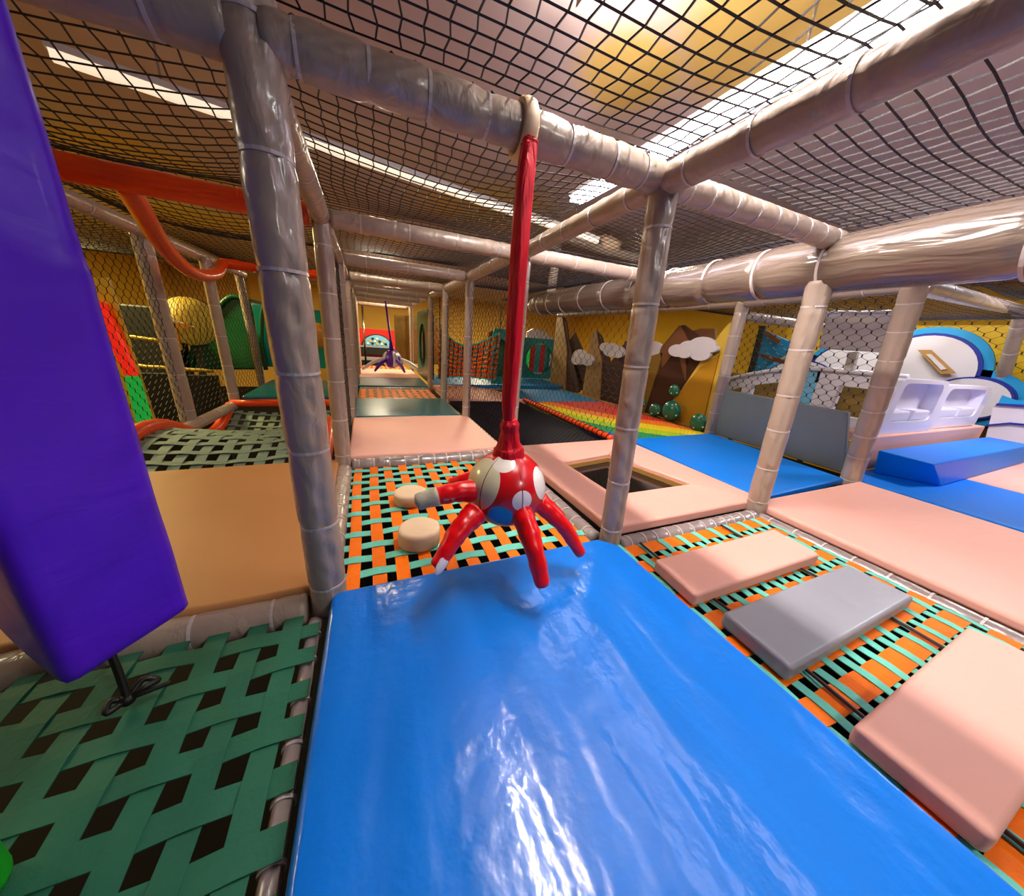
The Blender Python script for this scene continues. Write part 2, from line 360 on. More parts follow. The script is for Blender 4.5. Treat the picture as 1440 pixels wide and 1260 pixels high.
for y, s in ((2.53, 'over the near teal mat, third cross beam of the corridor'), (3.68, 'over the far edge of the near teal mat'), (4.8, 'over the front edge of the far teal mat'), (5.9, 'over the front edge of the far pink mat'), (7.0, 'just before the purple octopus'), (8.4, 'at the far end of the corridor')):
    beam(Z(.05, y), Z(1.15, y), .05 if y < 3 else .055, 3, 'grey cross beam '+s, n=12)
beam(Z(-1.3, .1), Z(-1.3, 2.64), .05, 6, 'brown-grey roof beam going back along the left netting', n=12)
beam(Z(-1.32, 2.76), Z(-1.3, 4.9), .05, 5, 'brown-grey roof beam in the left background behind the orange curve', n=12)
beam(Z(3.9, 1.52, 1.42), Z(3.9, 5.3, 1.42), .045, 6, 'dark roof beam above the mountain boards', n=10, m='sleeve')
beam(Z(3.6, .15, 1.42), Z(3.88, 1.4, 1.42), .05, 3, 'grey roof beam above the slate panel', n=10)
beam(ay(798, 338, 2.95), ay(935, 374, 2.95), .06, 4, 'upper pale tube beyond the red strap, with a crumpled wrapping on it', n=14)
beam((3.98, 1.46, 1.3), (7.2, 1.46, 1.3), .05, 5, 'dark cross beam above the toy bus', n=10)
cw = obj('crumpled_wrapping', sphere(ay(858, 344, 2.93), .11, 14, 9, 1.5, .9, .8), 'cream', smooth=True)
for v in cw.data.vertices: v.co *= 1+random.uniform(-.22, .22)
tag(cw, 'cream crumpled foam wrapping bunched on the pale upper tube', 'padding')

# thick wrapped beam
def thick():
    p0 = Vector((2.42, 3.5, 1.35)); p1 = Vector((2.38, -1.15, 1.345)); Lg = (p1-p0).length
    ties = [.06, .34, .62, .95, 1.35, 1.75, 2.15, 2.5, 2.85, 3.18, 3.5, 4.1, 4.5]
    t = thing('wrapped_beam', 'thick shiny grey-brown wrapped beam crossing the right side, banded with ties', 'beam', p0)
    k = 200; ts = [i/k for i in range(k+1)]; path = [p0.lerp(p1, s) + Vector((0, 0, .012*math.sin(s*9))) for s in ts]
    def mod(i, j, a):
        s = ts[i]*Lg; f = 1+.02*math.sin(s*9+a*2)
        for d in ties: f -= .10*math.exp(-((s-d)/.02)**2)
        f += .016*math.sin(a*9+s*1.3)*math.cos(s*3.1)
        da = abs((a-3.9+PI) % (2*PI)-PI); f -= .06*math.exp(-(da/.1)**2)
        return f
    rad = [(.145 if s < .9 else .135)*min(1, .62+s*6) for s in ts]
    obj('foam_sleeve', loft(path, rad, 36, squash=.92, mod=mod), 'bigsleeve', t, smooth=True)
    d = (p1-p0).normalized()
    for s in ties: obj('cable_tie', ring(p0+d*s, d, .128 if s > .1 else .1, .008, .012, 30), 'tie', t)
thick()

# orange tubes of the crawl valley
beam(Z(-1.3, 1.27, 1.455), Z(-.06, 1.3, 1.45), .055, 2, 'straight orange roof beam at the upper left, left of the second post', m='orange_tube', tm='orange_tube', seam=False, soft=.05)
beam(Z(-1.2, 3.8, 1.43), Z(-.06, 3.75, 1.43), .05, 2, 'far orange roof beam above the small teal mat', m='orange_tube', tm='orange_tube', seam=False, soft=.05, n=14)
def oc(pts, r, label, k=8, n=18):
    o = obj('orange_tube', loft(smoothcurve(pts, k), r, n), 'orange_tube', smooth=True)
    tag(o, label, 'tube'); return o
oc([(-.80, 1.30, 1.44), ay(195, 290, 1.55), ay(222, 335, 1.95), ay(250, 368, 2.4), ay(278, 386, 2.9), ay(303, 385, 3.4), (-1.18, 3.76, 1.42)], .05, 'orange tube hanging down in a curve from the orange roof beam')
def hz(y):       # height of the crawl valley floor along y
    P = [(1.3, -.05), (1.6, .06), (1.9, .10), (2.2, .04), (2.5, -.12), (2.9, -.26), (3.2, -.2), (3.5, -.06)]
    for (a, za), (b, zb) in zip(P, P[1:]):
        if y <= b:
            t = (y-a)/(b-a); t = t*t*(3-2*t) if False else t; return za+(zb-za)*t
    return P[-1][1]
def hzs(y): return sum(hz(min(3.5, max(1.3, y+d))) for d in (-.15, -.08, 0, .08, .15))/5
oc([(-1.27, y, hzs(y)+.02) for y in [1.3+.2*i for i in range(12)]], .052, 'orange humped tube along the left edge of the sage strap net', 3)
oc([(-.13, y, hzs(y)+.02) for y in [1.36+.2*i for i in range(11)]], .052, 'orange humped tube along the right edge of the sage strap net, beside a grey post', 3)
oc([(-1.25, 3.47, -.03), (-.1, 3.47, -.03)], .042, 'straight orange bar across the front of the small teal mat', 4)

# floor rails
rail((-1.5, 0, -.07), (-.05, 0, -.07), .055, 7, 'dark floor rail along the front of the tan mat', m='sleeve')
rail((0, .06, -.06), (0, 1.25, -.06), .05, 9, 'grey floor rail between the tan mat and the orange and teal net', m='sleeve')
rail((.05, 1.3, -.05), (1.17, 1.3, -.05), .05, 11, 'puffy grey floor rail in front of the pink corridor mat', soft=.16)
rail((1.22, .06, -.08), (1.22, 1.25, -.08), .05, 11, 'grey floor rail left of the pink window frame', soft=.12)
rail((1.31, -.03, -.075), (2.37, -.03, -.075), .047, 12, 'ringed grey floor rail in front of the pink window frame', soft=.1)
rail((2.39, -1.5, -.075), (2.39, -.06, -.075), .043, 11, 'shiny grey floor rail along the left side of the long pink mat', soft=.08)
rail((-.024, -1.6, -.084), (-.024, -.06, -.084), .021, 14, 'thin grey floor rail along the left side of the big blue mat', soft=.1)
rail((-1.3, 2.3, -.06), (-1.24, 3.5, -.06), .05, 4, 'brown-grey floor rail slanting past the sage strap net', m='sleeve', n=12)
rail((.05, 3.67, -.05), (1.12, 3.67, -.05), .04, 6, 'far grey floor rail in front of the far orange strap net', n=12)
rail((.05, 4.7, -.06), (1.12, 4.7, -.06), .04, 6, 'far grey floor rail before the second teal mat', n=12)

# ------------------------------------------------------------------ mats
def soft(name, pts, z0, z1, m, label, cat='mat', bev=.018, group=None, seg=4):
    o = obj(name, slab(pts, z0, z1), m, bevel=bev, seg=seg); tag(o, label, cat, group or ('step pads on the strap net' if name == 'step_pad' else 'vinyl floor mats')); return o
def rc(x0, x1, y0, y1): return [(x0, y0), (x1, y0), (x1, y1), (x0, y1)]
soft('floor_mat', [(.0, -1.62), (1.235, -1.62), (1.235, -.1), (1.17, -.025), (.03, -.025)], -.055, 0, 'blue', 'large glossy bright blue mat in the foreground under the red octopus', bev=.02)
soft('floor_mat', rc(-1.27, -.03, .015, 1.33), -.05, .0, 'tan', 'tan mat between the purple bag and the tall grey post')
soft('floor_mat', rc(.02, 1.23, 1.36, 2.56), -.05, .0, 'pink', 'pink mat crossing the corridor behind the orange and teal net')
soft('floor_mat', rc(.02, 1.16, 2.6, 3.62), -.05, 0, 'teal', 'near teal mat in the corridor, just behind the pink one')
soft('floor_mat', rc(.02, 1.14, 4.74, 5.8), -.05, 0, 'teal', 'far teal mat in the corridor beside the green panel', bev=.01)
soft('floor_mat', rc(.02, 1.14, 5.84, 7.3), -.05, 0, 'pink', 'farthest pink mat, under the purple octopus', bev=.01)
soft('floor_mat', rc(-1.18, -.1, 3.56, 4.95), -.05, .04, 'teal', 'small teal mat at the left beyond the sage strap net', bev=.03)
soft('floor_mat', rc(2.45, 3.78, -1.5, .03), -.06, 0, 'pink', 'long pale pink mat at the right edge beside the three step pads', bev=.022)
soft('floor_mat', [(2.58, .08), (2.64, .06), (3.74, .1), (3.9, 1.42), (2.62, 1.40)], -.06, -.008, 'blue2', 'bright blue mat in front of the slate panel', bev=.012)
soft('floor_mat', rc(3.82, 4.98, -1.5, .16), -.05, 0, 'blue2', 'bright blue mat at the right edge below the blue foam step', bev=.012)
soft('floor_mat', rc(5.0, 6.9, -1.5, .16), -.05, 0, 'pink', 'small area of pink mat at the right edge beyond the blue step', bev=.012)
soft('floor_mat', rc(2.5, 3.85, 3.5, 4.7), -.1, -.03, 'bluedark', 'far blue mat seen through the hexagonal net', bev=.012)
soft('floor_mat', [(1.25, 3.72), (2.45, 3.55), (2.3, 4.5), (1.9, 5.0), (1.25, 5.1)], -.1, -.02, 'pink', 'pale pink mat seen through the dark corridor net', bev=.012)
soft('floor_mat', rc(1.3, 4.2, 5.15, 6.6), -.1, -.02, 'bluedark', 'distant blue mat in front of the teal slide panel', bev=.012)
soft('floor_mat', rc(.05, 1.0, 3.9, 4.6), -.4, -.3, 'tan', 'small tan mat under the far orange strap net', bev=.012)
# pink frame with window
t = thing('window_frame_pad', 'pink padded floor frame around a dark window, right of the octopus', 'mat', (1.9, .7, -.06))
O = [(1.30, .03), (2.55, .03), (2.55, 1.40), (1.28, 1.38)]; I = [(1.58, .35), (2.27, .35), (2.07, 1.02), (1.56, .94)]
def quad(a, b, c, d, z0=-.06, z1=.0): return slab([a, b, c, d], z0, z1)
for i, nm in enumerate(('front', 'right', 'back', 'left')):
    j = (i+1) % 4
    obj('padded_side', quad(O[i], O[j], I[j], I[i]), 'pink', t, bevel=.014)
obj('window_pane', slab([(1.5, .28), (2.35, .28), (2.15, 1.08), (1.5, 1.02)], -.075, -.068), 'glass', t)
Ii = [(p[0]+(1.86-p[0])*.05, p[1]+(.66-p[1])*.05) for p in I]
tr = join(*[slab([I[i], I[(i+1) % 4], Ii[(i+1) % 4], Ii[i]], -.066, -.03) for i in range(4)])
obj('wooden_trim', tr, 'wood', t)

# step pads and discs
def padq(c, z1, m, label, h=.06):
    o = soft('step_pad', c, z1-h, z1, m, label, 'pad', bev=.014, group=None); return o
padq([(1.285, -.475), (2.13, -.475), (2.16, -.25), (1.30, -.255)], .015, 'pink', 'pink step pad on the net, the one nearest the post row')
padq([(1.30, -.79), (2.17, -.775), (2.16, -.56), (1.31, -.565)], .015, 'greypad', 'grey step pad on the net between the two pink ones')
padq([(1.28, -1.16), (2.2, -1.16), (2.14, -.915), (1.28, -.94)], .015, 'pink', 'pink step pad on the net, nearest the camera at the lower right')
def disc(c, r, h, label):
    pr_ = [(0, 0), (.93, 0), (1, .06), (1, .8), (.97, .92), (.9, .985), (.8, 1.0), (0, 1.02)]
    n = 40; V = []; Fc = []
    for (a, z) in pr_:
        for j in range(n): V.append((c[0]+r*max(a, .001)*math.cos(2*PI*j/n), c[1]+r*max(a, .001)*math.sin(2*PI*j/n), -.04+h*z))
    for i in range(len(pr_)-1):
        for j in range(n): Fc.append((i*n+j, i*n+(j+1) % n, (i+1)*n+(j+1) % n, (i+1)*n+j))
    o = obj('stepping_disc', (V, Fc), 'cream', smooth=True); tag(o, label, 'stepping disc', 'cream stepping discs on the corridor net')
disc((.372, .66), .09, .062, 'cream round stepping disc farther from the blue mat')
disc((.366, .25), .094, .078, 'cream round stepping disc nearer the blue mat')

# ------------------------------------------------------------------ woven strap nets
def ribbon(pts, side, w, th=.003):
    V = []; Fc = []; side = Vector(side).normalized()*w/2
    for p in pts:
        p = Vector(p); V += [p-side, p+side, p+side+Vector((0, 0, th)), p-side+Vector((0, 0, th))]
    for i in range(len(pts)-1):
        a = i*4; b = a+4
        Fc += [(a, a+1, b+1, b), (a+1, a+2, b+2, b+1), (a+2, a+3, b+3, b+2), (a+3, a, b, b+3)]
    n = (len(pts)-1)*4; Fc += [(3, 2, 1, 0), (n, n+1, n+2, n+3)]
    return V, Fc
def woven(label, x0, x1, y0, y1, xs, wx, mx, ys, wy, my, zf=lambda x, y: -.055, amp=.0035, nx='strap', ny='strap', fine=0, jit=.006, kind=None):
    """xs: x positions of straps running along y; ys: y positions of straps running along x"""
    t = thing('woven_strap_net', label, 'net', ((x0+x1)/2, (y0+y1)/2, zf((x0+x1)/2, (y0+y1)/2)), 'woven strap nets')
    for i, x in enumerate(xs):
        yy = sorted([y0, y1]+list(ys)+[(a+b)/2 for a, b in zip(ys, ys[1:])]+[y0+(y1-y0)*k/fine for k in range(1, fine)])
        pts = []; jx = random.uniform(-jit, jit)
        for y in yy:
            j = min(range(len(ys)), key=lambda q: abs(ys[q]-y)); s = (1 if (i+j) % 2 else -1)*max(0, 1-abs(ys[j]-y)/(abs(ys[1]-ys[0])/2))
            pts.append((x+jx*math.sin(y*5+i), y, zf(x, y)+amp*s))
        obj(nx, ribbon(pts, (1, 0, 0), wx*random.uniform(.94, 1.04)), mx, t)
    for j, y in enumerate(ys):
        xx = sorted([x0, x1]+list(xs)+[(a+b)/2 for a, b in zip(xs, xs[1:])]); pts = []; jy = random.uniform(-jit, jit)
        for x in xx:
            i = min(range(len(xs)), key=lambda q: abs(xs[q]-x)); s = (-1 if (i+j) % 2 else 1)*max(0, 1-abs(xs[i]-x)/(abs(xs[1]-xs[0])/2))
            pts.append((x, y+jy*math.sin(x*5+j), zf(x, y)+amp*s))
        obj(ny, ribbon(pts, (0, 1, 0), wy*random.uniform(.94, 1.04)), my, t)
    return t
def rg(a, b, n): return [a+(b-a)*i/(n-1) for i in range(n)]
woven('orange and teal strap net carrying the two cream discs', .04, 1.2, -.1, 1.28, rg(.09, 1.14, 12), .052, 'orange_strap', rg(.0, 1.2, 13), .042, 'teal_strap', nx='orange_strap', ny='teal_strap')
tn = woven('orange and teal strap net under the three step pads', 1.24, 2.39, -1.55, -.04, rg(1.28, 2.35, 18), .034, 'teal_strap', rg(-1.52, -.11, 14), .074, 'orange_strap', nx='teal_strap', ny='orange_strap')
for x in (1.40, 2.0):
    obj('tie_cord', loft([(x+.012*math.sin(y*7), y, -.038) for y in rg(-1.5, -.08, 26)], .006, 6), 'browncord', tn)
woven('dark green strap net at the lower left under the purple bag', -1.4, -.003, -1.6, -.055, rg(-1.36, -.08, 14), .052, 'green_strap', rg(-1.55, -.12, 15), .053, 'green_strap', jit=.008, amp=.004)
woven('sage green strap net forming the humped crawl valley', -1.25, -.15, 1.33, 3.45, rg(-1.18, -.2, 10), .062, 'sage_strap', rg(1.38, 3.4, 19), .066, 'sage_strap', zf=lambda x, y: hzs(y)-.05*math.cos((x+.7)*2.6), amp=.004)
woven('far orange strap net between the two teal mats', .04, 1.12, 3.7, 4.66, rg(.1, 1.08, 10), .06, 'orange_strap', rg(3.76, 4.62, 9), .06, 'tan', zf=lambda x, y: -.05)
woven('far pale strap net beyond the purple octopus', .04, 1.12, 7.4, 8.5, rg(.1, 1.08, 10), .06, 'tan', rg(7.46, 8.4, 9), .06, 'orange_strap', zf=lambda x, y: -.05)

# hanging woven hammock wall seen behind the corridor net
def hammock():
    t = thing('woven_hammock', 'orange and teal woven hammock hanging beyond the corridor net', 'hammock', (1.9, 5.0, .1))
    def P(u, v):    # u across 0..1, v down 0..1
        x = 1.32+1.1*u; y = 4.75+.35*math.sin(u*PI)+.15*v
        top = .98-.28*math.sin(u*PI); return Vector((x, y, top*(1-v)+.12*v))
    for k in range(9):
        v = k/8; obj('teal_strap', ribbon([P(u/16, v)+Vector((0, .004*(-1)**u, 0)) for u in range(17)], (0, 0, 1), .04), 'teal_strap', t)
    for k in range(9):
        v = (k+.5)/9; obj('orange_strap', ribbon([P(u/16, v)-Vector((0, .006*(-1)**u, 0)) for u in range(17)], (0, 0, 1), .06), 'orange_strap', t)
    for k in range(12):
        u = (k+.5)/12; obj('upright_strap', strands([[P(u, v/10)+Vector((0, -.012*(-1)**(v+k), 0)) for v in range(11)]], .012, 4), 'browncord', t)
hammock()
for k_ in (1.33, 2.41): obj('hanging_cord', strands([[(k_, 4.76, .96), (k_, 4.78, 1.44)]], .008, 6), 'browncord', bpy.data.objects['woven_hammock'])

# ------------------------------------------------------------------ rope nets
def sqnet(x0, x1, y0, y1, z, sag, sp=.05, r=.0027, wave=.0035, m='cord', sides=3, tilt=0):
    nx = round((x1-x0)/sp); ny = round((y1-y0)/sp)
    def zz(x, y):
        u = (x-x0)/(x1-x0); v = (y-y0)/(y1-y0)
        return z - sag*max(0, 4*u*(1-u))**1.1*max(0, 4*v*(1-v))**1.1 + tilt*(y-y0)
    def P(i, j):
        x = x0+(x1-x0)*i/nx; y = y0+(y1-y0)*j/ny
        x += .010*math.sin(y*4.3+x*1.7)+.006*math.sin(y*11+i*.3); y += .012*math.sin(x*3.7+y)+.006*math.sin(x*9+j*.2)
        return x, y
    ln = []
    for i in range(nx+1):
        l = []
        for j in range(ny+1):
            x, y = P(i, j); l.append((x+wave*(-1)**(i+j), y, zz(x, y)))
        ln.append(l)
    for j in range(ny+1):
        l = []
        for i in range(nx+1):
            x, y = P(i, j); l.append((x+wave*(-1)**(i+j), y, zz(x, y)+wave*.0))
        ln.append(l)
    return strands(ln, r, sides)
def roofnet(x0, x1, y0, y1, sag, label, z=1.525, **k):
    o = netobj('roof_net', sqnet(x0, x1, y0, y1, z, sag, **k), k.get('m', 'cord')); tag(o, label, 'net', 'black rope roof nets'); return o
roofnet(-1.3, 0, -1.7, -.02, .05, 'black rope roof net over the purple bag')
roofnet(0, 1.2, -1.7, -.02, .04, 'black rope roof net over the large blue mat, top middle')
roofnet(1.2, 2.42, -1.7, .0, .04, 'black rope roof net over the three step pads, upper right', sp=.052)
roofnet(2.42, 3.9, -1.7, .02, .05, 'black rope roof net beyond the thick beam, over the long pink mat', sp=.055)
roofnet(3.9, 5.5, -1.7, .1, .1, 'black rope roof net over the blue step at the right edge', sp=.06)
roofnet(-1.3, 0, .02, 1.28, .13, 'sagging black roof net over the tan mat, upper left')
roofnet(0, 1.2, .02, 1.28, .06, 'black rope roof net behind the octopus beam')
roofnet(-1.3, 0, 1.32, 2.6, .12, 'black roof net over the sage strap net', sp=.055)
roofnet(-1.3, 0, 2.6, 4.9, .08, 'black roof net over the small teal mat', sp=.06)
roofnet(0, 1.2, 1.32, 2.5, .06, 'black roof net over the pink corridor mat')
roofnet(0, 1.2, 2.56, 4.8, .05, 'black roof net over the near teal corridor mat', sp=.055)
roofnet(1.2, 2.42, 1.3, 3.7, .08, 'dark roof net over the black rope floor', sp=.06, m='cordgrey')
roofnet(2.42, 3.9, .1, 1.44, .1, 'dark roof net over the blue mat beside the slate panel', sp=.06, m='cordgrey')
roofnet(2.42, 3.9, 1.46, 4.9, .12, 'dark sagging roof net over the rainbow net', sp=.06, m='cordgrey')
roofnet(3.9, 7.2, .15, 3.0, .12, 'dark roof net over the toy bus', sp=.07, m='cordgrey')
roofnet(-3.4, -1.3, .4, 5.0, .15, 'roof net beyond the left netting, lit yellow', sp=.07)
up = netobj('upper_net', sqnet(2.1, 4.4, 1.0, 5.0, 1.9, .15, .06, .0028, m='cordgrey'), 'cordgrey'); tag(up, 'smoky upper level net seen beyond the end of the bright lamp', 'net')
# net bunched along the octopus beam
ed = obj('net_lacing', strands([[(.03+1.12*i/60, .01+.01*math.sin(i*1.7), 1.512+.006*math.sin(i*2.3)) for i in range(61)]], .005, 5), 'cord'); tag(ed, 'black lacing cord along the top of the octopus beam', 'cord')

def hexnet(org, U, V_, w, h, s, r=.0022, sides=3, bow=0, nrm=(0, 0, 0)):
    org = Vector(org); U = Vector(U).normalized(); V_ = Vector(V_).normalized(); nrm = Vector(nrm)
    nx = max(2, round(w/s)); ny = max(2, round(h/(s*.5)))
    lines = []
    def Q(a, b):
        a = min(max(a, 0), w); b = min(max(b, 0), h)
        return org+U*a+V_*b+nrm*bow*math.sin(a/w*PI)*math.sin(b/h*PI)
    # twisted columns: zigzag strands meeting neighbours over half of each step
    for i in range(nx+1):
        l = []
        for j in range(ny+1):
            sg = 1 if (j//1) % 4 in (0, 1) else -1
            sg = sg*(1 if i % 2 else -1); l.append(Q((w*i/nx)+sg*s*.47, h*j/ny))
        lines.append(l)
    return strands(lines, r, sides)
def net_wall(org, U, w, h, s, label, m='cord', r=.0024, bow=0, nrm=(0, 0, 0), group='hexagonal side nets'):
    o = netobj('side_net', hexnet(org, U, (0, 0, 1), w, h, s, r, bow=bow, nrm=nrm), m); tag(o, label, 'net', group); return o
net_wall((-1.33, .05, -.02), (0, 1, 0), 2.6, 1.45, .045, 'yellow-lit hexagonal side net just right of the purple bag', nrm=(1, 0, 0), bow=.05)
net_wall((-1.33, 2.72, -.02), (.03, 1, 0), 2.2, 1.45, .05, 'hexagonal side net in the left background behind the orange tube')
net_wall((1.21, 1.34, -.02), (0, 1, 0), 1.16, 1.42, .042, 'dark side net on the right of the pink corridor mat', r=.0022)
net_wall((1.2, 2.56, -.02), (0, 1, 0), 2.15, 1.42, .045, 'dark side net on the right of the near teal mat', r=.0022)
net_wall((.0, 1.36, -.02), (0, 1, 0), 3.4, 1.42, .05, 'side net along the left of the corridor', r=.0022)
net_wall((2.40, 1.42, -.03), (0, 1, 0), 2.1, 1.30, .055, 'hexagonal net above the orange rope edge', r=.0026)
net_wall((1.24, 3.7, -.02), (1, -.05, 0), 1.2, 1.4, .05, 'hexagonal net behind the black rope floor', r=.0022)
net_wall((3.93, .2, .48), (0, 1, 0), 1.26, .95, .046, 'hexagonal net above the slate panel in front of the toy bus', r=.0036)
net_wall((8.1, -.8, -.1), (0, 1, 0), 3.4, 1.75, .075, 'net in front of the yellow vinyl sheet at the right', r=.005)
net_wall((4.0, 5.6, -.05), (-1, .0, 0), 2.6, 1.4, .075, 'distant net in front of the yellow back wall', r=.003)

# black rope floor, orange lacing rope, rainbow net
o = netobj('rope_floor', sqnet(1.26, 2.36, 1.44, 3.62, -.05, .05, .032, .0052, .004, 'cord'), 'cord'); tag(o, 'black knotted rope floor behind the pink window frame', 'net')
o = netobj('rope_floor_backing', sqnet(1.26, 2.36, 1.44, 3.62, -.075, .05, .027, .004, .006), 'blackcord'); tag(o, 'second black rope layer just under the knotted rope floor', 'net')
o = netobj('rainbow_net', sqnet(2.44, 3.9, 1.44, 3.5, -.04, .04, .03, .0062, .004, sides=4), 'rainbow'); tag(o, 'rainbow striped rope floor between the orange rope and the mountain boards', 'net')
o = netobj('rainbow_net_backing', sqnet(2.44, 3.9, 1.44, 3.5, -.06, .04, .021, .0045, .003), 'rainbow'); tag(o, 'finer rainbow rope layer under the striped net', 'net')
t = thing('orange_rope_edge', 'thick orange rope laced with black cord along the rainbow net', 'rope', (2.4, 2.4, -.03))
p0, p1 = Vector((2.42, 1.42, -.0)), Vector((2.40, 3.5, -.0))
obj('rope', loft([p0.lerp(p1, i/50) for i in range(51)], .034, 12, mod=lambda i, j, a: 1+.05*math.sin(i*1.3+a)), 'orange_tube', t, smooth=True)
for i in range(26): obj('black_lacing', ring(p0.lerp(p1, (i+.5)/26), p1-p0+Vector((.25, 0, .1)), .0335, .006, .012, 12), 'blackcord', t)

# ------------------------------------------------------------------ red octopus
yb = -.08
bc = ay(712, 685, yb); R = .146
def surf(u, v):     # point on the ball under a pixel
    d = ray(u, v).normalized(); oc_ = CAM-bc; b = d.dot(oc_); q = b*b-(oc_.length_squared-R*R)
    return (CAM + d*(-b-math.sqrt(max(q, 0)))) - bc
BALLP = [(tuple(surf(668, 678)), .098, '#d9d3b0'), (tuple(surf(709, 650)), .040, '#ece4da'), (tuple(surf(764, 678)), .062, '#efe8e4'), (tuple(surf(735, 705)), .036, '#f0e8ee'), (tuple(surf(703, 727)), .044, '#2f94cc')]
M['ball'] = ball_mat()
t = thing('octopus_swing', 'red vinyl octopus with white and blue patches hanging over the blue mat', 'hanging toy', (bc.x, bc.y, bc.z-R), 'hanging octopus toys')
obj('body', sphere(bc, R, 40, 26, 1, 1, .97), M['ball'], t, smooth=True, origin=bc)
def tent(root, tip, r0, r1, bend, m='red', tipm=None):
    root = Vector(root); tip = Vector(tip); mid = (root+tip)/2+Vector(bend); pts = smoothcurve([root, root.lerp(mid, .9), tip], 12); k = len(pts)
    rad = []
    for i in range(k):
        s = i/(k-1); q = r0+(r1-r0)*s
        q *= math.sqrt(max(.02, 1-((s-.94)/.06)**2)) if s > .94 else 1
        rad.append(q*(1+.035*math.sin(s*37)))
    o = obj('arm', loft(pts, rad, 20, mod=lambda i, j, a: 1+.03*math.sin(a*2+i*.7)), m, t, smooth=True)
    if tipm:
        k2 = int(k*.66); e = obj('arm_tip', loft(pts[k2:], [q*1.03 for q in rad[k2:]], 20), tipm, o, smooth=True)
    return o, pts, rad
ys_ = yb
def S(u, v, y): return ay(u, v, y)
a1 = tent(S(672, 690, yb-.02), S(583, 707, yb-.02), .042, .026, (0, 0, .012), tipm='graytip')
a2 = tent(S(668, 722, yb-.07), S(613, 800, yb-.17), .044, .022, (-.01, -.01, .02))
a3 = tent(S(731, 715, yb-.11), S(764, 826, yb-.26), .044, .024, (.0, -.02, .01))
a4 = tent(S(757, 705, yb-.03), S(818, 781, yb-.13), .042, .021, (.01, -.01, .015))
a5 = tent(S(690, 672, yb+.09), S(632, 682, yb+.15), .04, .024, (0, 0, .01))
def spot(arm, fr, off, r, m='white'):
    o, pts, rad = arm; i = int(fr*(len(pts)-1)); p = pts[i]; d = (CAM-p).normalized(); tg = (pts[min(i+1, len(pts)-1)]-pts[i-1]).normalized()
    sd = tg.cross(d).normalized(); n = (d+sd*off).normalized(); c = p+n*(rad[i]*.80)
    a = tg; b = n.cross(a).normalized(); V = []; Fc = []
    for k in range(5):
        ph = k/4*PI/2
        for j in range(18):
            g = 2*PI*j/18; V.append(c+a*(math.cos(g)*r*1.7*math.cos(ph))+b*(math.sin(g)*r*.75*math.cos(ph))+n*(rad[i]*.30*math.sin(ph)-rad[i]*.06))
    for k in range(4):
        for j in range(18): Fc.append((k*18+j, k*18+(j+1) % 18, (k+1)*18+(j+1) % 18, (k+1)*18+j))
    q = obj('patch', (V, Fc), m, o, smooth=True)
spot(a2, .88, -.6, .022, 'white'); spot(a4, .66, .3, .024, 'white'); spot(a1, .5, -.9, .02, 'graytip')
# gathered neck and hanging strap
nk = [bc+Vector((0, 0, R*.80)), bc+Vector((.0, 0, R*1.05)), S(716, 625, yb+.0), S(717, 607, yb), S(716, 590, yb)]
top = S(745, 196, -.055)
obj('gathered_neck', loft(smoothcurve(nk, 8), [(.060-.0010*i if i <= 8 else .052-.00125*(i-8) if i <= 16 else .042-.0014*(i-16) if i <= 24 else .031-.0009*(i-24))+.006*math.exp(-((i-28)/2)**2) for i in range(33)], 28, mod=lambda i, j, a: 1+.06*math.sin(a*5+i*.12)+.04*math.sin(a*9-i*.3)), 'redstrap', t, smooth=True)
sp_ = smoothcurve([S(716, 600, yb), S(716, 560, yb), S(722, 480, yb-.005), S(730, 360, yb+.0), S(738, 260, -.07), S(743, 215, -.06), top], 12); k = len(sp_)
def srad(i):
    s = i/(k-1); tw = .021+.006*math.sin(s*3.1); 
    if s < .12: tw = .017+.035*(s)
    if s > .9: tw *= .85+.25*math.sin((s-.9)*60)
    return tw
obj('hanging_strap', loft(sp_, [srad(i) for i in range(k)], 26, mod=lambda i, j, a: (1+.10*math.cos(a*4+i*.05)-.22*math.exp(-(((a-4.3+PI) % (2*PI)-PI)/.18)**2)-.22*math.exp(-(((a-1.2+PI) % (2*PI)-PI)/.18)**2))), 'redstrap', t, smooth=True)
obj('loop', loft([Vector((top.x, 0, 1.455))+Vector((0, math.cos(a)*.062, math.sin(a)*.062)) for a in [2*PI*i/28 for i in range(29)]], .012, 8, squash=2, cap=False), 'cream', t, smooth=True)

# purple octopus at the far end
pc = ay(551, 505, 6.5)
t = thing('octopus_swing', 'small purple and white octopus hanging far down the corridor', 'hanging toy', (pc.x, pc.y, pc.z-.2), 'hanging octopus toys')
obj('body', sphere(pc, .19, 24, 14), 'purplefab', t, smooth=True)
for a in (.2, 3.6, 5.1): obj('patch', sphere(pc+Vector((math.cos(a)*.075, math.sin(a)*.075, 0)), .12, 16, 10, 1, 1, 1.35), 'white', t, smooth=True)
for a in (-2.9, -2.2, -1.2, -.5, .3): 
    d = Vector((math.cos(a), math.sin(a)*.7, 0))
    obj('arm', loft(smoothcurve([pc+d*.15, pc+d*.36+Vector((0, 0, -.06)), pc+d*.6+Vector((0, 0, -.22))], 5), [.045, .045, .04, .04, .036, .036, .034, .034, .03, .026, .02], 10), 'white' if int(a*10) % 2 else 'purplefab', t, smooth=True)
obj('hanging_strap', loft([pc+Vector((0, 0, .17)), pc+Vector((-.01, 0, .4)), (.58, 6.5, 1.42)], [.05, .022, .02], 10), 'purplefab', t, smooth=True)

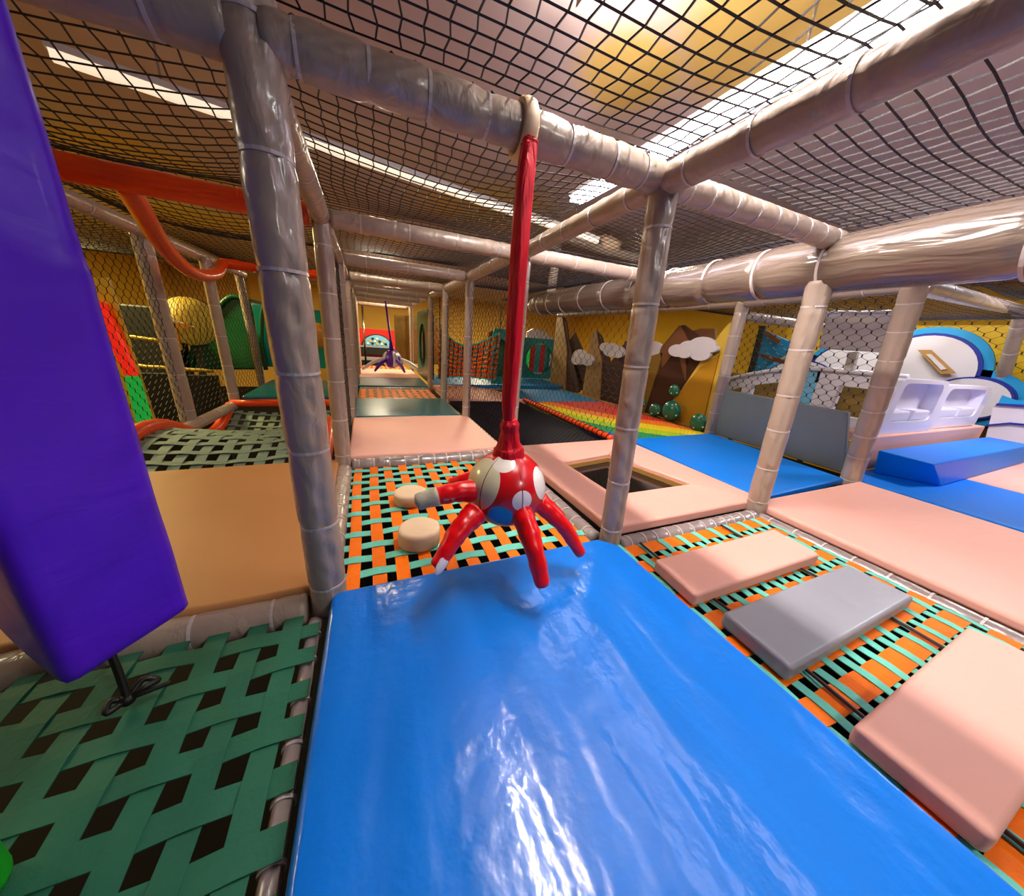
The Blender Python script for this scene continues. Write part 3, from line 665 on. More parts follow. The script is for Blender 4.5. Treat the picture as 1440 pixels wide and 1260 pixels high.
# ------------------------------------------------------------------ purple bag
zb = .15
a_, b_ = az(273, 858, zb), az(97, 978, zb); c_ = az(-22, 868, zb); d_ = a_+(c_-b_)
t = thing('punching_bag', 'tall purple padded bag hanging at the left edge', 'punching bag', ((a_.x+c_.x)/2, (a_.y+c_.y)/2, zb))
def bag():
    base = [a_, b_, c_, d_]; ctr = sum(base, Vector())/4; V = []; Fc = []; k = 60; m = 12
    ringp = []
    for i in range(4):
        p, q = base[i], base[(i+1) % 4]
        for s in range(m): ringp.append(p.lerp(q, s/m))
    # round the corners
    rp = list(ringp)
    for _ in range(1): rp = [(rp[i-1]+rp[i]*2+rp[(i+1) % len(rp)])/4 for i in range(len(rp))]
    n = len(rp)
    for i in range(k+1):
        z = zb+(1.36-zb)*i/k; e = 1
        if i == 0: e = .955
        if i == k: e = .9
        for j, p in enumerate(rp):
            q = ctr+(p-ctr)*e; nn = (p-ctr).normalized()
            w = .0012*math.sin(z*9+j*.35)+.0008*math.sin(z*23-j*.5)+.003*math.exp(-((z-.93-.05*math.sin(j*.2))/.02)**2)
            V.append((q.x+nn.x*w, q.y+nn.y*w, z+(0 if i else .012)))
    V = [tuple(v) for v in V]
    for i in range(k):
        for j in range(n): Fc.append((i*n+j, i*n+(j+1) % n, (i+1)*n+(j+1) % n, (i+1)*n+j))
    Fc.append(tuple(range(n-1, -1, -1))); Fc.append(tuple(k*n+j for j in range(n)))
    return V, Fc, ctr
V, Fc, bctr = bag(); obj('padded_body', (V, Fc), 'purple', t, smooth=False, bevel=0).data.polygons
for o in t.children:
    for p in o.data.polygons: p.use_smooth = len(p.vertices) == 4
obj('hanging_loop', loft([(bctr.x, bctr.y, 1.35), (bctr.x, bctr.y*.5, 1.42), (bctr.x, .0, 1.53)], .012, 8, squash=2), 'blackcord', t)
s0 = Vector((bctr.x+.03, bctr.y-.05, zb+.02)); s1 = az(180, 985, -.03)
obj('anchor_strap', loft(smoothcurve([s0, (s0+s1)/2+Vector((.005, 0, 0)), s1], 6), .008, 8, squash=2), 'blackcord', t, smooth=True)
kn = s1+Vector((0, 0, .004))
obj('knot', join(loft(smoothcurve([kn, kn+Vector((.03, .01, .015)), kn+Vector((.045, .03, .006)), kn+Vector((.02, .03, .02)), kn], 6), .007, 8, cap=False), loft(smoothcurve([kn, kn+Vector((-.025, -.005, .012)), kn+Vector((-.02, -.03, .006)), kn], 6), .007, 8, cap=False), loft(smoothcurve([kn, kn+Vector((.03, .0, .008)), kn+Vector((.075, .015, .004))], 6), .006, 8), sphere(kn, .016, 12, 8)), 'blackcord', t, smooth=True)
# green roller at the lower left
g0 = az(-80, 1240, .02)
t = thing('foam_roller', 'bright green foam roller glimpsed in the lower left corner', 'roller', (g0.x, g0.y, -.04))
obj('foam', loft([(g0.x, g0.y, -.045), (g0.x, g0.y, -.03), (g0.x, g0.y, .09), (g0.x, g0.y, .10)], [.046, .05, .05, .045], 24), 'greenpad', t, smooth=True)
obj('black_band', ring((g0.x, g0.y, .085), (0, 0, 1), .05, .002, .006), 'blackcord', t)

# ------------------------------------------------------------------ slate panel, step, seats
o = obj('slate_panel', prism([(3.9, .17, -.01), (3.93, 1.43, -.02), (3.9, 1.5, .51), (3.9, .3, .50)], (.05, 0, 0)), 'greypanel', bevel=.012); tag(o, 'slate grey vinyl panel standing behind the bright blue mat', 'panel')
t = thing('foam_step', 'blue foam step in front of the white moulded seats', 'step', (5.3, -.05, 0))
st = [az(1225, 668, .0), az(1315, 692, 0), az(1432, 651, .0)]
f0 = Vector((4.40, -.24, 0)); f1 = Vector((6.75, -.2, 0)); g1 = Vector((6.85, .1, 0)); gg = Vector((4.20, .1, 0))
obj('foam_block', ([f0, f1, g1, gg]+[Vector((4.16, -.2, .20)), Vector((6.6, -.2, .215)), Vector((6.8, .12, .2)), Vector((4.18, .12, .205))], [(3, 2, 1, 0), (4, 5, 6, 7), (0, 1, 5, 4), (1, 2, 6, 5), (2, 3, 7, 6), (3, 0, 4, 7)]), 'bluedark' if False else 'blue2', t, bevel=.012)
t = thing('bench_riser', 'dusty pink vinyl riser under the white moulded seats', 'bench', (5.4, .3, 0))
obj('riser', prism([(4.15, .16, 0), (4.18, .16, .31), (6.95, .2, .30), (6.95, .2, 0)], (0, .28, 0)), 'pink', t, bevel=.012)
obj('yellow_edge', box(3.98, 4.1, .2, .26, .0, .26), 'yellow', t)
t = thing('moulded_seat_shell', 'white moulded plastic double seat shell on the pink riser', 'seat', (5.5, .25, .3))
def rrect(x0, x1, z0, z1, r, y, k=6, tl=True, tr=True, bl=True, br=True):
    P = []
    for (cx, cz, a0, on) in ((x1-r, z1-r, 0, tr), (x0+r, z1-r, 90, tl), (x0+r, z0+r, 180, bl), (x1-r, z0+r, 270, br)):
        if on:
            for i in range(k+1): a = math.radians(a0+90*i/k); P.append((cx+r*math.cos(a), y, cz+r*math.sin(a)))
        else: P.append((cx+(r if a0 in (0, 270) else -r), y, cz+(r if a0 < 180 else -r)))
    return P
def framed(x0, x1, z0, z1, wx0, wx1, wz0, wz1, r, y0, y1):
    out = rrect(x0, x1, z0, z1, r, y0, bl=False, br=False); inn = rrect(wx0, wx1, wz0, wz1, r*.55, y0)
    def res(P, n=64):
        P = [Vector(p) for p in P]; L_ = [0]
        for i in range(len(P)): L_.append(L_[-1]+(P[(i+1) % len(P)]-P[i]).length)
        o = []
        for q in range(n):
            d = L_[-1]*q/n
            for i in range(len(P)):
                if d <= L_[i+1]+1e-9:
                    o.append(P[i].lerp(P[(i+1) % len(P)], (d-L_[i])/max(1e-9, L_[i+1]-L_[i]))); break
        return o
    # use polar correspondence around the window centre
    c = Vector(((wx0+wx1)/2, y0, (wz0+wz1)/2))
    A = sorted(res(out, 72), key=lambda p: math.atan2(p.z-c.z, p.x-c.x)); Bq = sorted(res(inn, 72), key=lambda p: math.atan2(p.z-c.z, p.x-c.x))
    n = 72; dv = Vector((0, y1-y0, 0)); V = A+Bq+[p+dv for p in A]+[p+dv for p in Bq]; Fc = []
    for i in range(n):
        j = (i+1) % n
        Fc += [(i, j, n+j, n+i), (2*n+i, 3*n+i, 3*n+j, 2*n+j), (i, 2*n+i, 2*n+j, j), (n+i, n+j, 3*n+j, 3*n+i)]
    return V, Fc
def seat_unit(x0, x1, z1, y):
    w = x1-x0
    s = obj('seat_shell', framed(x0, x1, .31, z1, x0+.12*w, x1-.12*w, .42, z1-.035, .13, y, y+.12), 'white', t, bevel=.012)
    obj('seat_back', box(x0+.05*w, x1-.05*w, y+.10, y+.14, .36, z1-.02), 'white', s)
    obj('armrest', prism([(x0+.49*w, y+.0, .43), (x0+.53*w, y+.0, .43), (x0+.52*w, y+.0, .52), (x0+.50*w, y+.0, .52)], (0, .12, 0)), 'white', s)
    for q in (0, 1):
        xa = x0+w*(.14 if q == 0 else .55); xb = x0+w*(.48 if q == 0 else .87)
        obj('seat_pan', box(xa, xb, y+.01, y+.12, .42, .515), 'white', s, bevel=.02)
seat_unit(4.28, 5.36, .80, .2); seat_unit(5.40, 6.75, .76, .24)

# ------------------------------------------------------------------ toy bus body and hanging panel
XB = 5.3
def px(pts, x): return [ax(u, v, x) for u, v in pts]
t = thing('toy_bus', 'white toy bus side with blue stripes and square windows behind the slate panel', 'play vehicle', (XB, 1.2, -.05))
def busshape():
    # arched shell built as strips between an upper and a lower outline, leaving two windows open
    ytop = lambda y: .80-.0*y-.30*max(0, (y-1.2)/1.2)**1.7
    parts = []
    def piece(y0, y1, f0, f1, n=8):
        V = []; Fc = []
        for i in range(n+1):
            y = y0+(y1-y0)*i/n
            V += [(XB, y, f0(y)), (XB, y, f1(y)), (XB+.10, y, f0(y)), (XB+.10, y, f1(y))]
        for i in range(n):
            a = i*4; b = a+4; Fc += [(a, a+1, b+1, b), (a+3, a+2, b+2, b+3), (a+1, a+3, b+3, b+1), (a+2, a, b, b+2)]
        Fc += [(0, 2, 3, 1), (n*4, n*4+1, n*4+3, n*4+2)]; return V, Fc
    return ytop, piece
ytop, piece = busshape()
z_ = lambda v: (lambda y: v)
low = lambda y: ytop(y)-.16
obj('body_shell', join(piece(.5, 1.25, low, ytop), piece(1.62, 2.6, low, ytop), piece(.5, .62, z_(-.05), low, 2), piece(1.0, 1.22, z_(-.05), low, 2), piece(.5, 2.6, z_(-.05), z_(.30), 10), piece(1.98, 2.1, z_(.3), low, 2)), 'white', t)
obj('blue_stripe', join(piece(1.22, 1.62, low, ytop), piece(1.22, 1.42, z_(.3), low, 2)), 'paleblue', t)
obj('roof_edge', loft([(XB-.02, .48+2.12*i/30, ytop(.48+2.12*i/30)+.005) for i in range(31)], .028, 10), 'white', t, smooth=True)
obj('interior', box(XB+.35, XB+.4, .5, 2.6, -.05, .62), 'olive', t)
t = thing('hanging_panel', 'white curved board hanging above the toy bus behind the net', 'panel', (5.2, 1.0, 1.03))
P = px([(1163, 441), (1262, 441), (1243, 496), (1150, 490)], 5.2)
obj('board', prism(P, (.06, .02, 0)), 'white', t, bevel=.02)
obj('rolled_edge', loft(smoothcurve(px([(1160, 447), (1166, 440), (1210, 440), (1258, 439), (1270, 443), (1273, 454)], 5.17), 6), .02, 8), 'white', t, smooth=True)
obj('bracket', prism(px([(1193, 495), (1206, 495), (1198, 524), (1185, 524)], 5.25), (.05, 0, 0)), 'casing', t)

# ------------------------------------------------------------------ cloud boards and yellow sheet
def disc_poly(c, ru, rv, x, k=36, tilt=0):    # ellipse on a plane x = const, centre and radii in metres (y, z)
    return [(x, c[0]+ru*math.cos(2*PI*i/k), c[1]+rv*math.sin(2*PI*i/k)) for i in range(k)]
def cloud(lobes, x, label, dx=.04):
    t = thing('cloud_board', label, 'wall decoration', (x, sum(l[0] for l in lobes)/len(lobes), min(l[1]-l[3] for l in lobes)))
    obj('blue_border', join(*[prism(disc_poly((a, b), r+.12, s+.12, x+dx*2), (dx, 0, 0)) for a, b, r, s in lobes]), 'skyblue', t)
    obj('navy_outline', join(*[prism(disc_poly((a, b), r+.035, s+.035, x+dx), (dx, 0, 0)) for a, b, r, s in lobes]), 'navy', t)
    for i, (a, b, r, s) in enumerate(lobes):
        obj('white_lobe', prism(disc_poly((a, b), r, s, x+.03-.012*i), (dx+.012*i-.03, 0, 0)), 'whitepaint', t)
        if 0 < i < len(lobes)-0: obj('navy_line', prism(disc_poly((a, b), r+.022, s+.022, x+.035-.012*i), (.01, 0, 0)), 'navy', t)
    return t
def yz(u, v, x): p = ax(u, v, x); return p.y, p.z
XC = 7.6
def lobe(u, v, r, s): y, z = yz(u, v, XC); return (y, z, r, s)
tc = cloud([lobe(1290, 522, .52, .50), lobe(1195, 520, .55, .42), lobe(1360, 560, .34, .26), lobe(1120, 540, .6, .42), lobe(1240, 560, .5, .3)], XC, 'white cloud board with blue border behind the moulded seats')
bp_ = [ax(u, v, XC-.06) for u, v in ((1290, 492), (1309, 492), (1344, 525), (1323, 526))]
obj('wooden_slot', prism(bp_, (.03, 0, 0)), 'wood', tc)
bp_ = [ax(u, v, XC-.075) for u, v in ((1302, 498), (1309, 498), (1331, 519), (1323, 520))]
obj('slot_opening', prism(bp_, (.02, 0, 0)), 'whitepaint', tc)
# teal gable board with planks beside post E
t = thing('gable_board', 'teal gable shaped board with brown planks, left of the hanging panel', 'wall decoration', (6.6, 2.4, .6))
obj('board', prism(px([(1070, 462), (1118, 484), (1105, 498), (1057, 530), (1060, 500)], 6.6), (.05, 0, 0)), 'skyblue', t)
obj('plank', prism(px([(1078, 465), (1098, 478), (1094, 484), (1076, 472)], 6.56), (.03, 0, 0)), 'brownmid', t)
obj('plank', prism(px([(1070, 497), (1130, 512), (1175, 521), (1172, 525), (1120, 517), (1069, 503)], 6.5), (.03, 0, 0)), 'brownmid', t)
obj('dark_edge', prism(px([(1068, 458), (1076, 458), (1056, 530), (1049, 532)], 6.45), (.05, 0, 0)), 'black', t)
gp = ax(1062, 500, 6.7); obj('support_pole', box(6.66, 6.72, gp.y-.03, gp.y+.03, -1.5, gp.z), 'black', t)
gp = ax(1172, 523, 6.7); obj('support_pole', box(6.66, 6.72, gp.y-.03, gp.y+.03, -1.5, gp.z), 'black', t)
# right edge cloud board (lower)
t = thing('cloud_board', 'white board with navy and blue stripes at the right edge beside the blue step', 'wall decoration', (7.0, 0, 0))
obj('white_lobe', prism([ax(u, v, 7.0) for u, v in ((1398, 568), (1440, 571), (1500, 580), (1500, 690), (1380, 640))], (.05, 0, 0)), 'whitepaint', t)
obj('blue_border', prism([ax(u, v, 7.06) for u, v in ((1409, 556), (1425, 562), (1450, 565), (1500, 570), (1500, 590), (1400, 575))], (.04, 0, 0)), 'skyblue', t)
obj('navy_line', prism([ax(u, v, 6.98) for u, v in ((1402, 567), (1440, 569), (1500, 574), (1500, 578), (1440, 573), (1400, 570))], (.02, 0, 0)), 'navy', t)
obj('navy_line', prism([ax(u, v, 6.98) for u, v in ((1387, 597), (1420, 594), (1500, 602), (1500, 604), (1420, 597), (1387, 599))], (.02, 0, 0)), 'navy', t)
o = obj('yellow_sheet', box(8.3, 8.36, -1.8, 3.4, -.1, 1.55), M['yellow']); tag(o, 'yellow vinyl sheet on the right behind the cloud boards', 'curtain')

# ------------------------------------------------------------------ mountain mural boards (standing along x = 4)
def board(t, name, pts, x, m, th=.03): return obj(name, prism(px(pts, x), (th, 0, 0)), m, t)
t = thing('mountain_board', 'gold and brown mountain boards with a cloud and green bushes right of the grey post', 'wall decoration', (4.05, 2.2, 0), 'painted mountain boards')
board(t, 'base_strip', [(868, 577), (994, 611), (994, 605), (868, 571)], 4.0, 'wood', .06)
board(t, 'light_mountain', [(1031, 452), (1024, 455), (1003, 482), (950, 560), (944, 598), (1000, 606)], 4.06, 'goldlight')
board(t, 'gold_facet', [(1011, 498), (985, 516), (943, 566), (952, 575), (950, 601), (985, 609), (996, 560)], 4.04, 'gold', .02)
board(t, 'brown_mountain', [(962, 457), (955, 458), (930, 488), (900, 582), (946, 598), (1000, 540), (985, 475)], 4.14, 'brown')
board(t, 'tan_facet', [(957, 458), (928, 492), (931, 518), (944, 500), (955, 502), (963, 535), (965, 500), (968, 480)], 4.12, 'brownmid', .02)
board(t, 'back_mountain', [(1005, 462), (985, 462), (965, 468), (975, 560), (1005, 560)], 4.2, 'brownmid')
board(t, 'olive_mountain', [(932, 496), (905, 503), (880, 500), (868, 574), (905, 583)], 4.12, 'olive')
def pcirc(u, v, r, x, ru=1, k=28, dome=False):
    c = ax(u, v, x); e = ax(u+r, v, x); rr = abs((e-c).length); P = []
    for i in range(k):
        a = 2*PI*i/k; z = math.sin(a)*rr*ru
        if dome and z < 0: z *= 1.6
        P.append((x, c.y+math.cos(a)*rr*(.55 if dome else 1), c.z+z*(.55 if not dome else .62)))
    return P
def blob(t, name, circles, x, m, th=.03): return obj(name, join(*[prism(pcirc(u, v, r, x-.004*i), (th+.004*i, 0, 0)) for i, (u, v, r) in enumerate(circles)]), m, t)
blob(t, 'cloud', [(952, 493, 13), (968, 488, 14), (986, 486, 20), (984, 498, 15), (1000, 490, 9), (962, 497, 10)], 3.98, 'whitepaint')
blob(t, 'small_cloud', [(917, 490, 14), (912, 500, 10)], 4.2, 'whitepaint')
def bush(t, u, v, r, x=3.94):
    c = ax(u, v, x); ry = (ax(u+r, v, x)-ax(u-r, v, x)).length/2; rz_ = (ax(u, v+r, x)-ax(u, v-r, x)).length/2; rr = rz_
    q = obj('bush', sphere(c, rr, 20, 12, .5, ry/rz_*.9, 1.05), 'bush', t, smooth=True)
    for du, dv in ((-.5, .5), (.5, .45), (.1, -.6)):
        obj('white_dot', sphere(ax(u+du*r, v+dv*r, x-rr*.42), .012, 8, 5), 'dot', q, smooth=True)
bush(t, 921, 577, 9); bush(t, 944, 578, 14); bush(t, 948, 549, 8, 4.02); bush(t, 982, 595, 13); bush(t, 903, 566, 6)
t = thing('mountain_board', 'dark brown mountain boards behind the hexagonal net left of the grey post', 'wall decoration', (4.1, 4, 0), 'painted mountain boards')
board(t, 'tan_mountain', [(790, 443), (783, 447), (772, 548), (795, 553), (797, 490)], 4.10, 'tanpaint')
board(t, 'shaded_facet', [(790, 443), (796, 452), (800, 480), (815, 552), (795, 553), (793, 490)], 4.12, 'brown')
board(t, 'small_mountain', [(808, 468), (801, 478), (800, 545), (830, 552), (818, 490)], 4.2, 'brown')
board(t, 'tan_mountain', [(838, 464), (832, 470), (818, 556), (843, 565), (846, 510)], 4.02, 'tanpaint')
board(t, 'shaded_facet', [(838, 464), (845, 472), (858, 510), (880, 480), (900, 470), (890, 578), (843, 565), (844, 510)], 4.04, 'brown')
blob(t, 'cloud', [(815, 502, 11), (826, 506, 9), (810, 506, 7)], 4.0, 'whitepaint')
blob(t, 'cloud', [(858, 492, 11), (868, 495, 10), (850, 488, 7)], 3.98, 'whitepaint')
board(t, 'base_strip', [(768, 546), (868, 574), (868, 570), (768, 542)], 3.98, 'wood', .06)

# ------------------------------------------------------------------ far corridor end and middle distance
t = thing('panel_with_opening', 'dark green panel with oval opening on the right of the far corridor', 'panel', (1.26, 5.9, 0))
def holed(y0, y1, z0, z1, cy_, cz_, ry, rz, x, th=.05, n=40, axis='x'):
    out = []; inn = []
    for i in range(n):
        a = 2*PI*i/n; c, s = math.cos(a), math.sin(a); k = 1/max(abs(c)/((y1-y0)/2), abs(s)/((z1-z0)/2))
        out.append(((y0+y1)/2+c*k, (z0+z1)/2+s*k)); inn.append((cy_+ry*c, cz_+rz*s))
    mk = (lambda p, d: (x+d, p[0], p[1])) if axis == 'x' else (lambda p, d: (p[0], x+d, p[1]))
    V = [mk(p, 0) for p in out]+[mk(p, 0) for p in inn]+[mk(p, th) for p in out]+[mk(p, th) for p in inn]; Fc = []
    for i in range(n):
        j = (i+1) % n; Fc += [(i, j, n+j, n+i), (2*n+i, 3*n+i, 3*n+j, 2*n+j), (i, 2*n+i, 2*n+j, j), (n+i, n+j, 3*n+j, 3*n+i)]
    return V, Fc
obj('panel', holed(5.2, 6.6, 0, 1.28, 5.9, .62, .42, .42, 1.2), 'darkgreen', t)
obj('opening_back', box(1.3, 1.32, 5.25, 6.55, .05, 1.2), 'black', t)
# red wall with chequered dome picture
t = thing('painted_wall_panel', 'red painted panel with a chequered dome picture at the corridor end', 'wall decoration', (.4, 12, -.1))
obj('red_board', box(-.45, 1.2, 12.0, 12.05, -.1, .86), 'scarlet', t)
cxd = .52
def half(r, y, m, nm, dz=.30, sz=.8):
    P = [(cxd+r*math.cos(PI*i/20), y, dz+r*sz*math.sin(PI*i/20)) for i in range(21)]
    return obj(nm, prism(P, (0, .02, 0)), m, t)
half(.50, 11.96, 'black', 'dome_outline'); half(.46, 11.93, 'paleblue', 'dome')
for i, (dx, dz_) in enumerate(((-.3, .1), (-.15, .1), (0, .1), (.15, .1), (.28, .1), (-.22, .18), (-.07, .18), (.08, .18), (.22, .18), (0, .27), (-.14, .26))):
    obj('chequer', box(cxd+dx-.04, cxd+dx+.04, 11.90, 11.92, .28+dz_-.03, .28+dz_+.035), 'checker' if i % 3 == 0 else ('black' if i % 3 == 1 else 'yellow'), t)
obj('black_band', box(-.05, 1.05, 11.88, 11.9, .0, .27), 'black', t)
obj('grey_brim', box(-.08, 1.08, 11.86, 11.88, .25, .30), 'greypad', t)
t = thing('counter', 'pale grey counter in front of the red panel', 'counter', (.5, 11.2, -.4))
obj('top', box(-.4, 1.3, 11.0, 11.5, -.12, -.05), 'greypad', t); obj('front', box(-.38, 1.28, 11.05, 11.45, -.5, -.12), 'black', t)
o = obj('foil_curtain', prism([(.95, 9.6, 0), (1.25, 9.6, 0), (1.35, 9.0, 0), (2.2, 9.0, 0), (2.2, 9.05, 0), (1.4, 9.05, 0), (1.3, 9.65, 0), (.95, 9.65, 0)], (0, 0, 1.3)), 'dimgold'); tag(o, 'shiny bronze curtain right of the purple octopus', 'curtain')
o = obj('corridor_pole', loft([(.13, 9.2, -.1), (.13, 9.2, 1.45)], .025, 8), 'steel', smooth=True); tag(o, 'thin metal pole in front of the red panel', 'pole')
# teal slide entrance
t = thing('slide_entrance', 'teal square slide entrance with red and green round tunnel', 'slide', (3.9, 6.3, 0))
q0 = ay(735, 474, 6.3); q1 = ay(776, 533, 6.3)
obj('panel', holed(q0.x, q1.x, q1.z, q0.z, (q0.x+q1.x)/2+.05, (q0.z+q1.z)/2, .36, .36, 6.3, axis='y'), 'tealplastic', t)
cc = ((q0.x+q1.x)/2+.05, (q0.z+q1.z)/2)
for i, m_ in enumerate(('signgreen', 'scarlet', 'tealplastic', 'scarlet', 'tealplastic')):
    w = .14; obj('tunnel_stripe', box(cc[0]-.36+w*i, cc[0]-.36+w*(i+1), 6.42, 6.45, cc[1]-.34, cc[1]+.34), m_, t)
t = thing('tunnel_panel', 'teal panel with a round tunnel opening beyond the corridor net', 'panel', (2.5, 4.95, 0))
obj('panel', holed(2.42, 3.0, .0, 1.05, 2.60, .5, .17, .36, 5.15, axis='y'), 'tealplastic', t)
obj('opening_back', box(2.42, 2.9, 5.3, 5.32, .05, 1.0), 'darkgreen', t)
o = obj('striped_board', box(2.9, 3.6, 6.8, 6.85, -.05, 1.0), 'scarlet'); tag(o, 'small red board in the middle distance left of the red strap', 'panel')
o = obj('white_board', prism([ay(u, v, 7.2) for u, v in ((741, 467), (750, 462), (765, 466), (778, 476), (778, 540), (741, 540))], (0, .05, 0)), 'whitepaint'); tag(o, 'white rounded board behind the teal slide entrance', 'panel')

FZ0 = -1.5
# ------------------------------------------------------------------ left background
t = thing('slide_hood', 'dark green curved slide hood in the left background', 'slide', (-1.7, 5.4, 0))
def hood():
    pts = [ay(u, v, 5.4) for u, v in ((268, 520), (272, 490), (287, 460), (307, 432), (325, 417), (345, 420), (356, 440), (360, 520))]
    return prism(smoothcurve(pts, 5), (0, 1.2, 0))
obj('hood', hood(), 'darkgreen', t, bevel=.05)
pts = [ay(u, v, 5.37) for u, v in ((268, 520), (272, 490), (287, 460), (307, 432), (325, 417), (345, 420))]
obj('rim', loft(smoothcurve(pts, 5), .035, 8), 'darkgreen', t, smooth=True)
t = thing('bubble_window_panel', 'teal panel with a yellow bubble window behind the posts at the left', 'panel', (-.7, 5.1, .1))
q0 = ay(352, 412, 5.1); q1 = ay(462, 520, 5.1)
obj('panel', box(q0.x, q1.x, 5.1, 5.15, q1.z+.02, q0.z-.15), 'tealplastic', t)
bw = ay(446, 472, 4.98); obj('bubble', sphere(bw, .19, 24, 14, 1, .6, 1), 'orangeplastic', t, smooth=True)
obj('arch_moulding', loft(smoothcurve([ay(u, v, 5.06) for u, v in ((374, 520), (368, 480), (369, 440), (376, 425), (388, 440))], 6), .03, 8), 'darkgreen', t, smooth=True)
t = thing('wire_lantern', 'large round yellow net lantern in the left background', 'lantern', (-1.8, 4.6, .5))
lc = ay(268, 452, 4.8)
V, Fc = sphere(lc, .30, 22, 14, 1.0, 1, 1.0); 
bmx = strands([[ (lc.x+.31*math.cos(ph)*math.cos(a), lc.y+.31*math.cos(ph)*math.sin(a), lc.z+.31*math.sin(ph)) for ph in [(-PI/2+PI*i/16) for i in range(17)]] for a in [2*PI*j/26 for j in range(26)]], .004)
obj('globe', (V, Fc), mat('yellow_lampshade', '#c9a83a', .6, emit=.12), t, smooth=True); netobj('net_cover', bmx, 'cord', t)
obj('orange_stand', join(box(lc.x-.06, lc.x+.0, lc.y-.42, lc.y-.37, lc.z-.34, lc.z-.02), box(lc.x-.06, lc.x+.12, lc.y-.42, lc.y-.37, lc.z-.08, lc.z-.02)), 'orangeplastic', t)
obj('stand_pole', box(lc.x-.03, lc.x+.03, lc.y+.0, lc.y+.06, -1.5, lc.z-.25), 'black', t)
obj('white_rib', loft(smoothcurve([ay(u, v, 4.45) for u, v in ((236, 438), (245, 450), (262, 456), (272, 460))], 5), .008, 6), 'white', t)
for i, (u0, v0, u1, v1, y) in enumerate(((172, 472, 222, 479, 4.4), (186, 514, 300, 522, 4.4), (186, 514, 150, 512, 4.4))):
    p, q = ay(u0, v0, y), ay(u1, v1, y)
    o = obj('yellow_lit_beam', loft([p.lerp(q, s/12)+Vector((0, 0, .004*math.sin(s*2))) for s in range(13)], .022, 8), 'yellowlit', smooth=True)
    tag(o, ('upper beam coloured as lit yellow in the dark left background', 'lower beam coloured as lit yellow above the black panels', 'short beam coloured as lit yellow beside the red lit panel')[i], 'rope')
for i, (us, lb) in enumerate((((190, 525, 262, 600), 'black foam wall panel behind the left net, nearest the purple bag'), ((262, 528, 318, 600), 'black foam wall panel left of the small teal mat'))):
    p, q = ay(us[0], us[1], 4.5), ay(us[2], us[3], 4.5)
    o = obj('black_panel', box(p.x, q.x, 4.5, 4.6, q.z-.6, p.z), 'black'); tag(o, lb, 'panel')
o = obj('dark_shelter', box(-3.0, -2.3, 4.9, 5.6, FZ0, .95), 'black', bevel=.03); tag(o, 'dark padded block behind the left net above the beam coloured as lit yellow', 'padding')
t = thing('lit_panel', 'narrow red and green lit panel seen beside the purple bag', 'light panel', (-2.6, 3.2, -.3))
p, q = ay(128, 410, 3.4), ay(180, 520, 3.4)
obj('red_part', prism([ay(u, v, 3.4) for u, v in ((128, 425), (143, 425), (192, 528), (175, 528))], (0, .05, 0)), 'signred', t)
obj('green_part', prism([ay(u, v, 3.4) for u, v in ((175, 530), (193, 530), (216, 606), (195, 606))], (0, .05, 0)), 'signgreen', t)
obj('frame', prism([ay(u, v, 3.47) for u, v in ((118, 390), (150, 390), (222, 610), (190, 610))], (0, .05, 0)), 'yellow', t)

# ------------------------------------------------------------------ room
def struct(name, VF, m):
    o = obj(name, VF, m); o['kind'] = 'structure'; return o
FZ = -1.5; CZ = 2.32
struct('floor', box(-5.5, 10, -4.5, 14, FZ-.1, FZ), mat('dark_carpet', '#100e10', .9, .2, 0, 0, 5, vary=.3))
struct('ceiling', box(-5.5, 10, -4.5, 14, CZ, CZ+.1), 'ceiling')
wy = mat('yellow_wall', '#f0c238', .7, .3, vary=.08)
struct('wall_left', box(-5.6, -5.5, -4.5, 14, FZ, CZ), wy)
struct('wall_right', box(10, 10.1, -4.5, 14, FZ, CZ), wy)
struct('wall_back', box(-5.5, 10, 14, 14.1, FZ, CZ), mat('tan_wall', '#ecbc54', .7, .3, vary=.06))

# ------------------------------------------------------------------ lamps
def strip(p0, p1, w, m, label, segs=2, light_blocker=False):
    p0 = Vector(p0); p1 = Vector(p1); t = thing('strip_lamp', label, 'ceiling lamp', p0, 'ceiling strip lamps')
    d = (p1-p0); Lg = d.length; u = d.normalized(); s = Vector((u.y, -u.x, 0))*w/2
    def bar(a, b, k, z0, z1): return prism([a-s*k+Vector((0, 0, z0)), b-s*k+Vector((0, 0, z0)), b+s*k+Vector((0, 0, z0)), a+s*k+Vector((0, 0, z0))], (0, 0, z1-z0))
    obj('casing', bar(p0, p1, 1.25, .03, .06), 'casing', t)
    obj('suspension_rod', join(*[loft([p0+d*f+Vector((0, 0, .06)), Vector((p0.x+d.x*f, p0.y+d.y*f, CZ))], .006, 6) for f in (.1, .5, .9)]), 'steel', t)
    for i in range(segs):
        a = p0+d*((i+.01)/segs); b = p0+d*((i+.99)/segs)
        obj('lit_tube', bar(a, b, 1, -.01, .03), m, t)
    if light_blocker: obj('added_blocker_board', bar(p0+Vector((-w*.62, 0, 0)), p1+Vector((-w*.62, 0, 0)), .08, -.06, .03), 'casing', t)  # board added to keep this lamp's light off the left side
    return t
strip((1.86, 1.72, 2.0), (1.96, -1.5, 2.0), .11, 'lamp', 'very bright white strip lamp above the net at the upper right', 3)
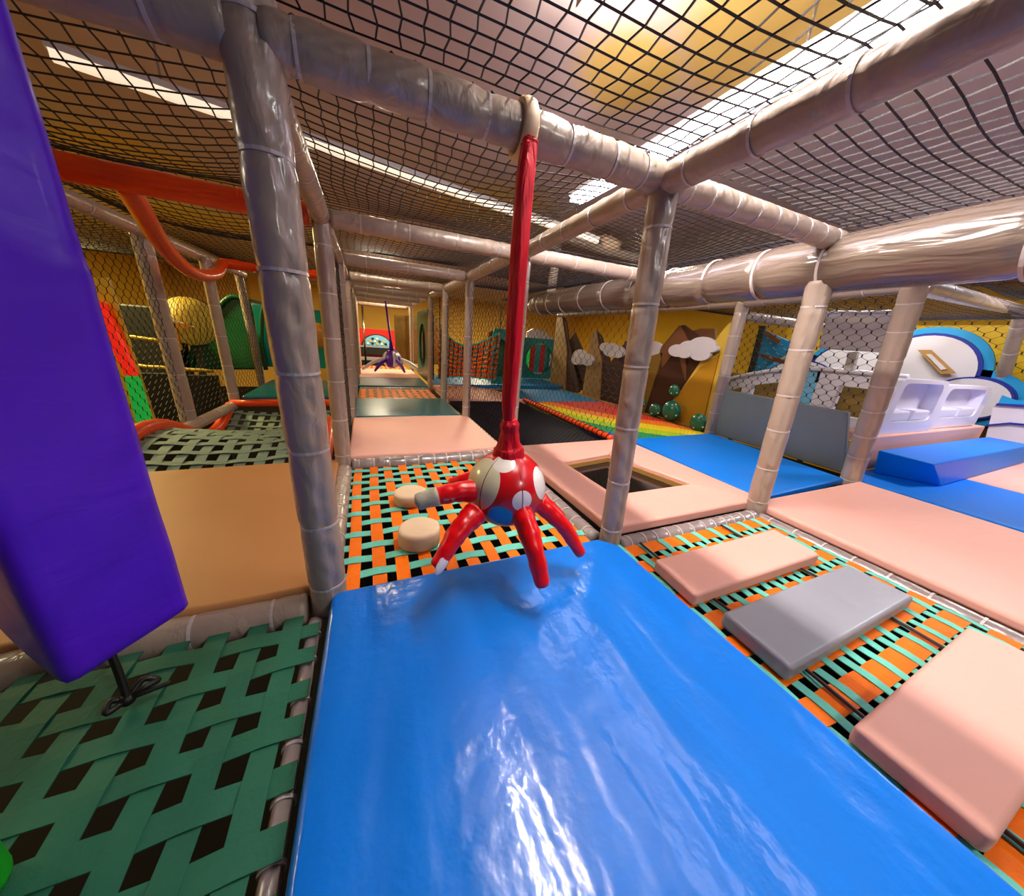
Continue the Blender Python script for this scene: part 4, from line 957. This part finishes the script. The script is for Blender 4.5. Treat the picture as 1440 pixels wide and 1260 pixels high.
strip((-1.15, 1.75, 2.02), (2.75, 2.6, 2.02), .042, 'lampwarm', 'long dim strip lamp crossing behind the left roof net', 4)
strip((1.08, .5, 2.22), (1.08, -.6, 2.22), .05, 'lamp2', 'white strip lamp on the ceiling directly above the camera side', 1, True)
def area(name, loc, size, power, col, rot=(0, 0, 0), sy_=None):
    l = bpy.data.lights.new(name, 'AREA'); l.energy = power; l.color = col; l.size = size
    if sy_: l.shape = 'RECTANGLE'; l.size_y = sy_
    o = bpy.data.objects.new(name, l); COL.objects.link(o); o.location = loc; o.rotation_euler = rot; return o
area('ceiling_lamp_yellow_side', (-3.4, 4.5, 2.2), .8, 260, (1, .78, .30))
area('ceiling_lamp_left', (-3.0, 1.0, 2.2), .5, 40, (1, .85, .6))
area('ceiling_lamp_corridor', (.8, 7.5, 2.2), .4, 60, (1, .80, .5))
area('ceiling_lamp_corridor_near', (.4, 3.0, 2.2), .3, 16, (1, .82, .6))
area('ceiling_lamp_hall', (3.6, 8.8, 2.2), .8, 420, (1, .82, .5))
area('ceiling_lamp_bus', (5.6, -.6, 2.2), .5, 70, (.95, .93, 1))
area('ceiling_lamp_clouds', (6.6, 1.6, 2.2), .8, 50, (1, .95, .85))
area('ceiling_lamp_mountain', (3.0, 1.9, 2.2), .3, 18, (1, .85, .65))
area('added_post_fill', (1.7, -2.5, 2.1), .35, 26, (1, .95, .9), rot=(math.radians(25), 0, 0))  # unseen extra light, added to brighten the faces of the posts
area('ceiling_lamp_end_wall', (.4, 10.6, 2.2), .5, 60, (1, .85, .6))
w = bpy.data.worlds.new('world'); SC.world = w; w.use_nodes = True
w.node_tree.nodes['Background'].inputs['Color'].default_value = (.95, .9, .92, 1); w.node_tree.nodes['Background'].inputs['Strength'].default_value = .06
SC.view_settings.view_transform = 'Standard'; SC.view_settings.look = 'None'; SC.view_settings.gamma = 1; SC.view_settings.use_curve_mapping = False
SC.view_settings.exposure = 0.0
SC.cycles.max_bounces = 6; SC.cycles.sample_clamp_indirect = 4
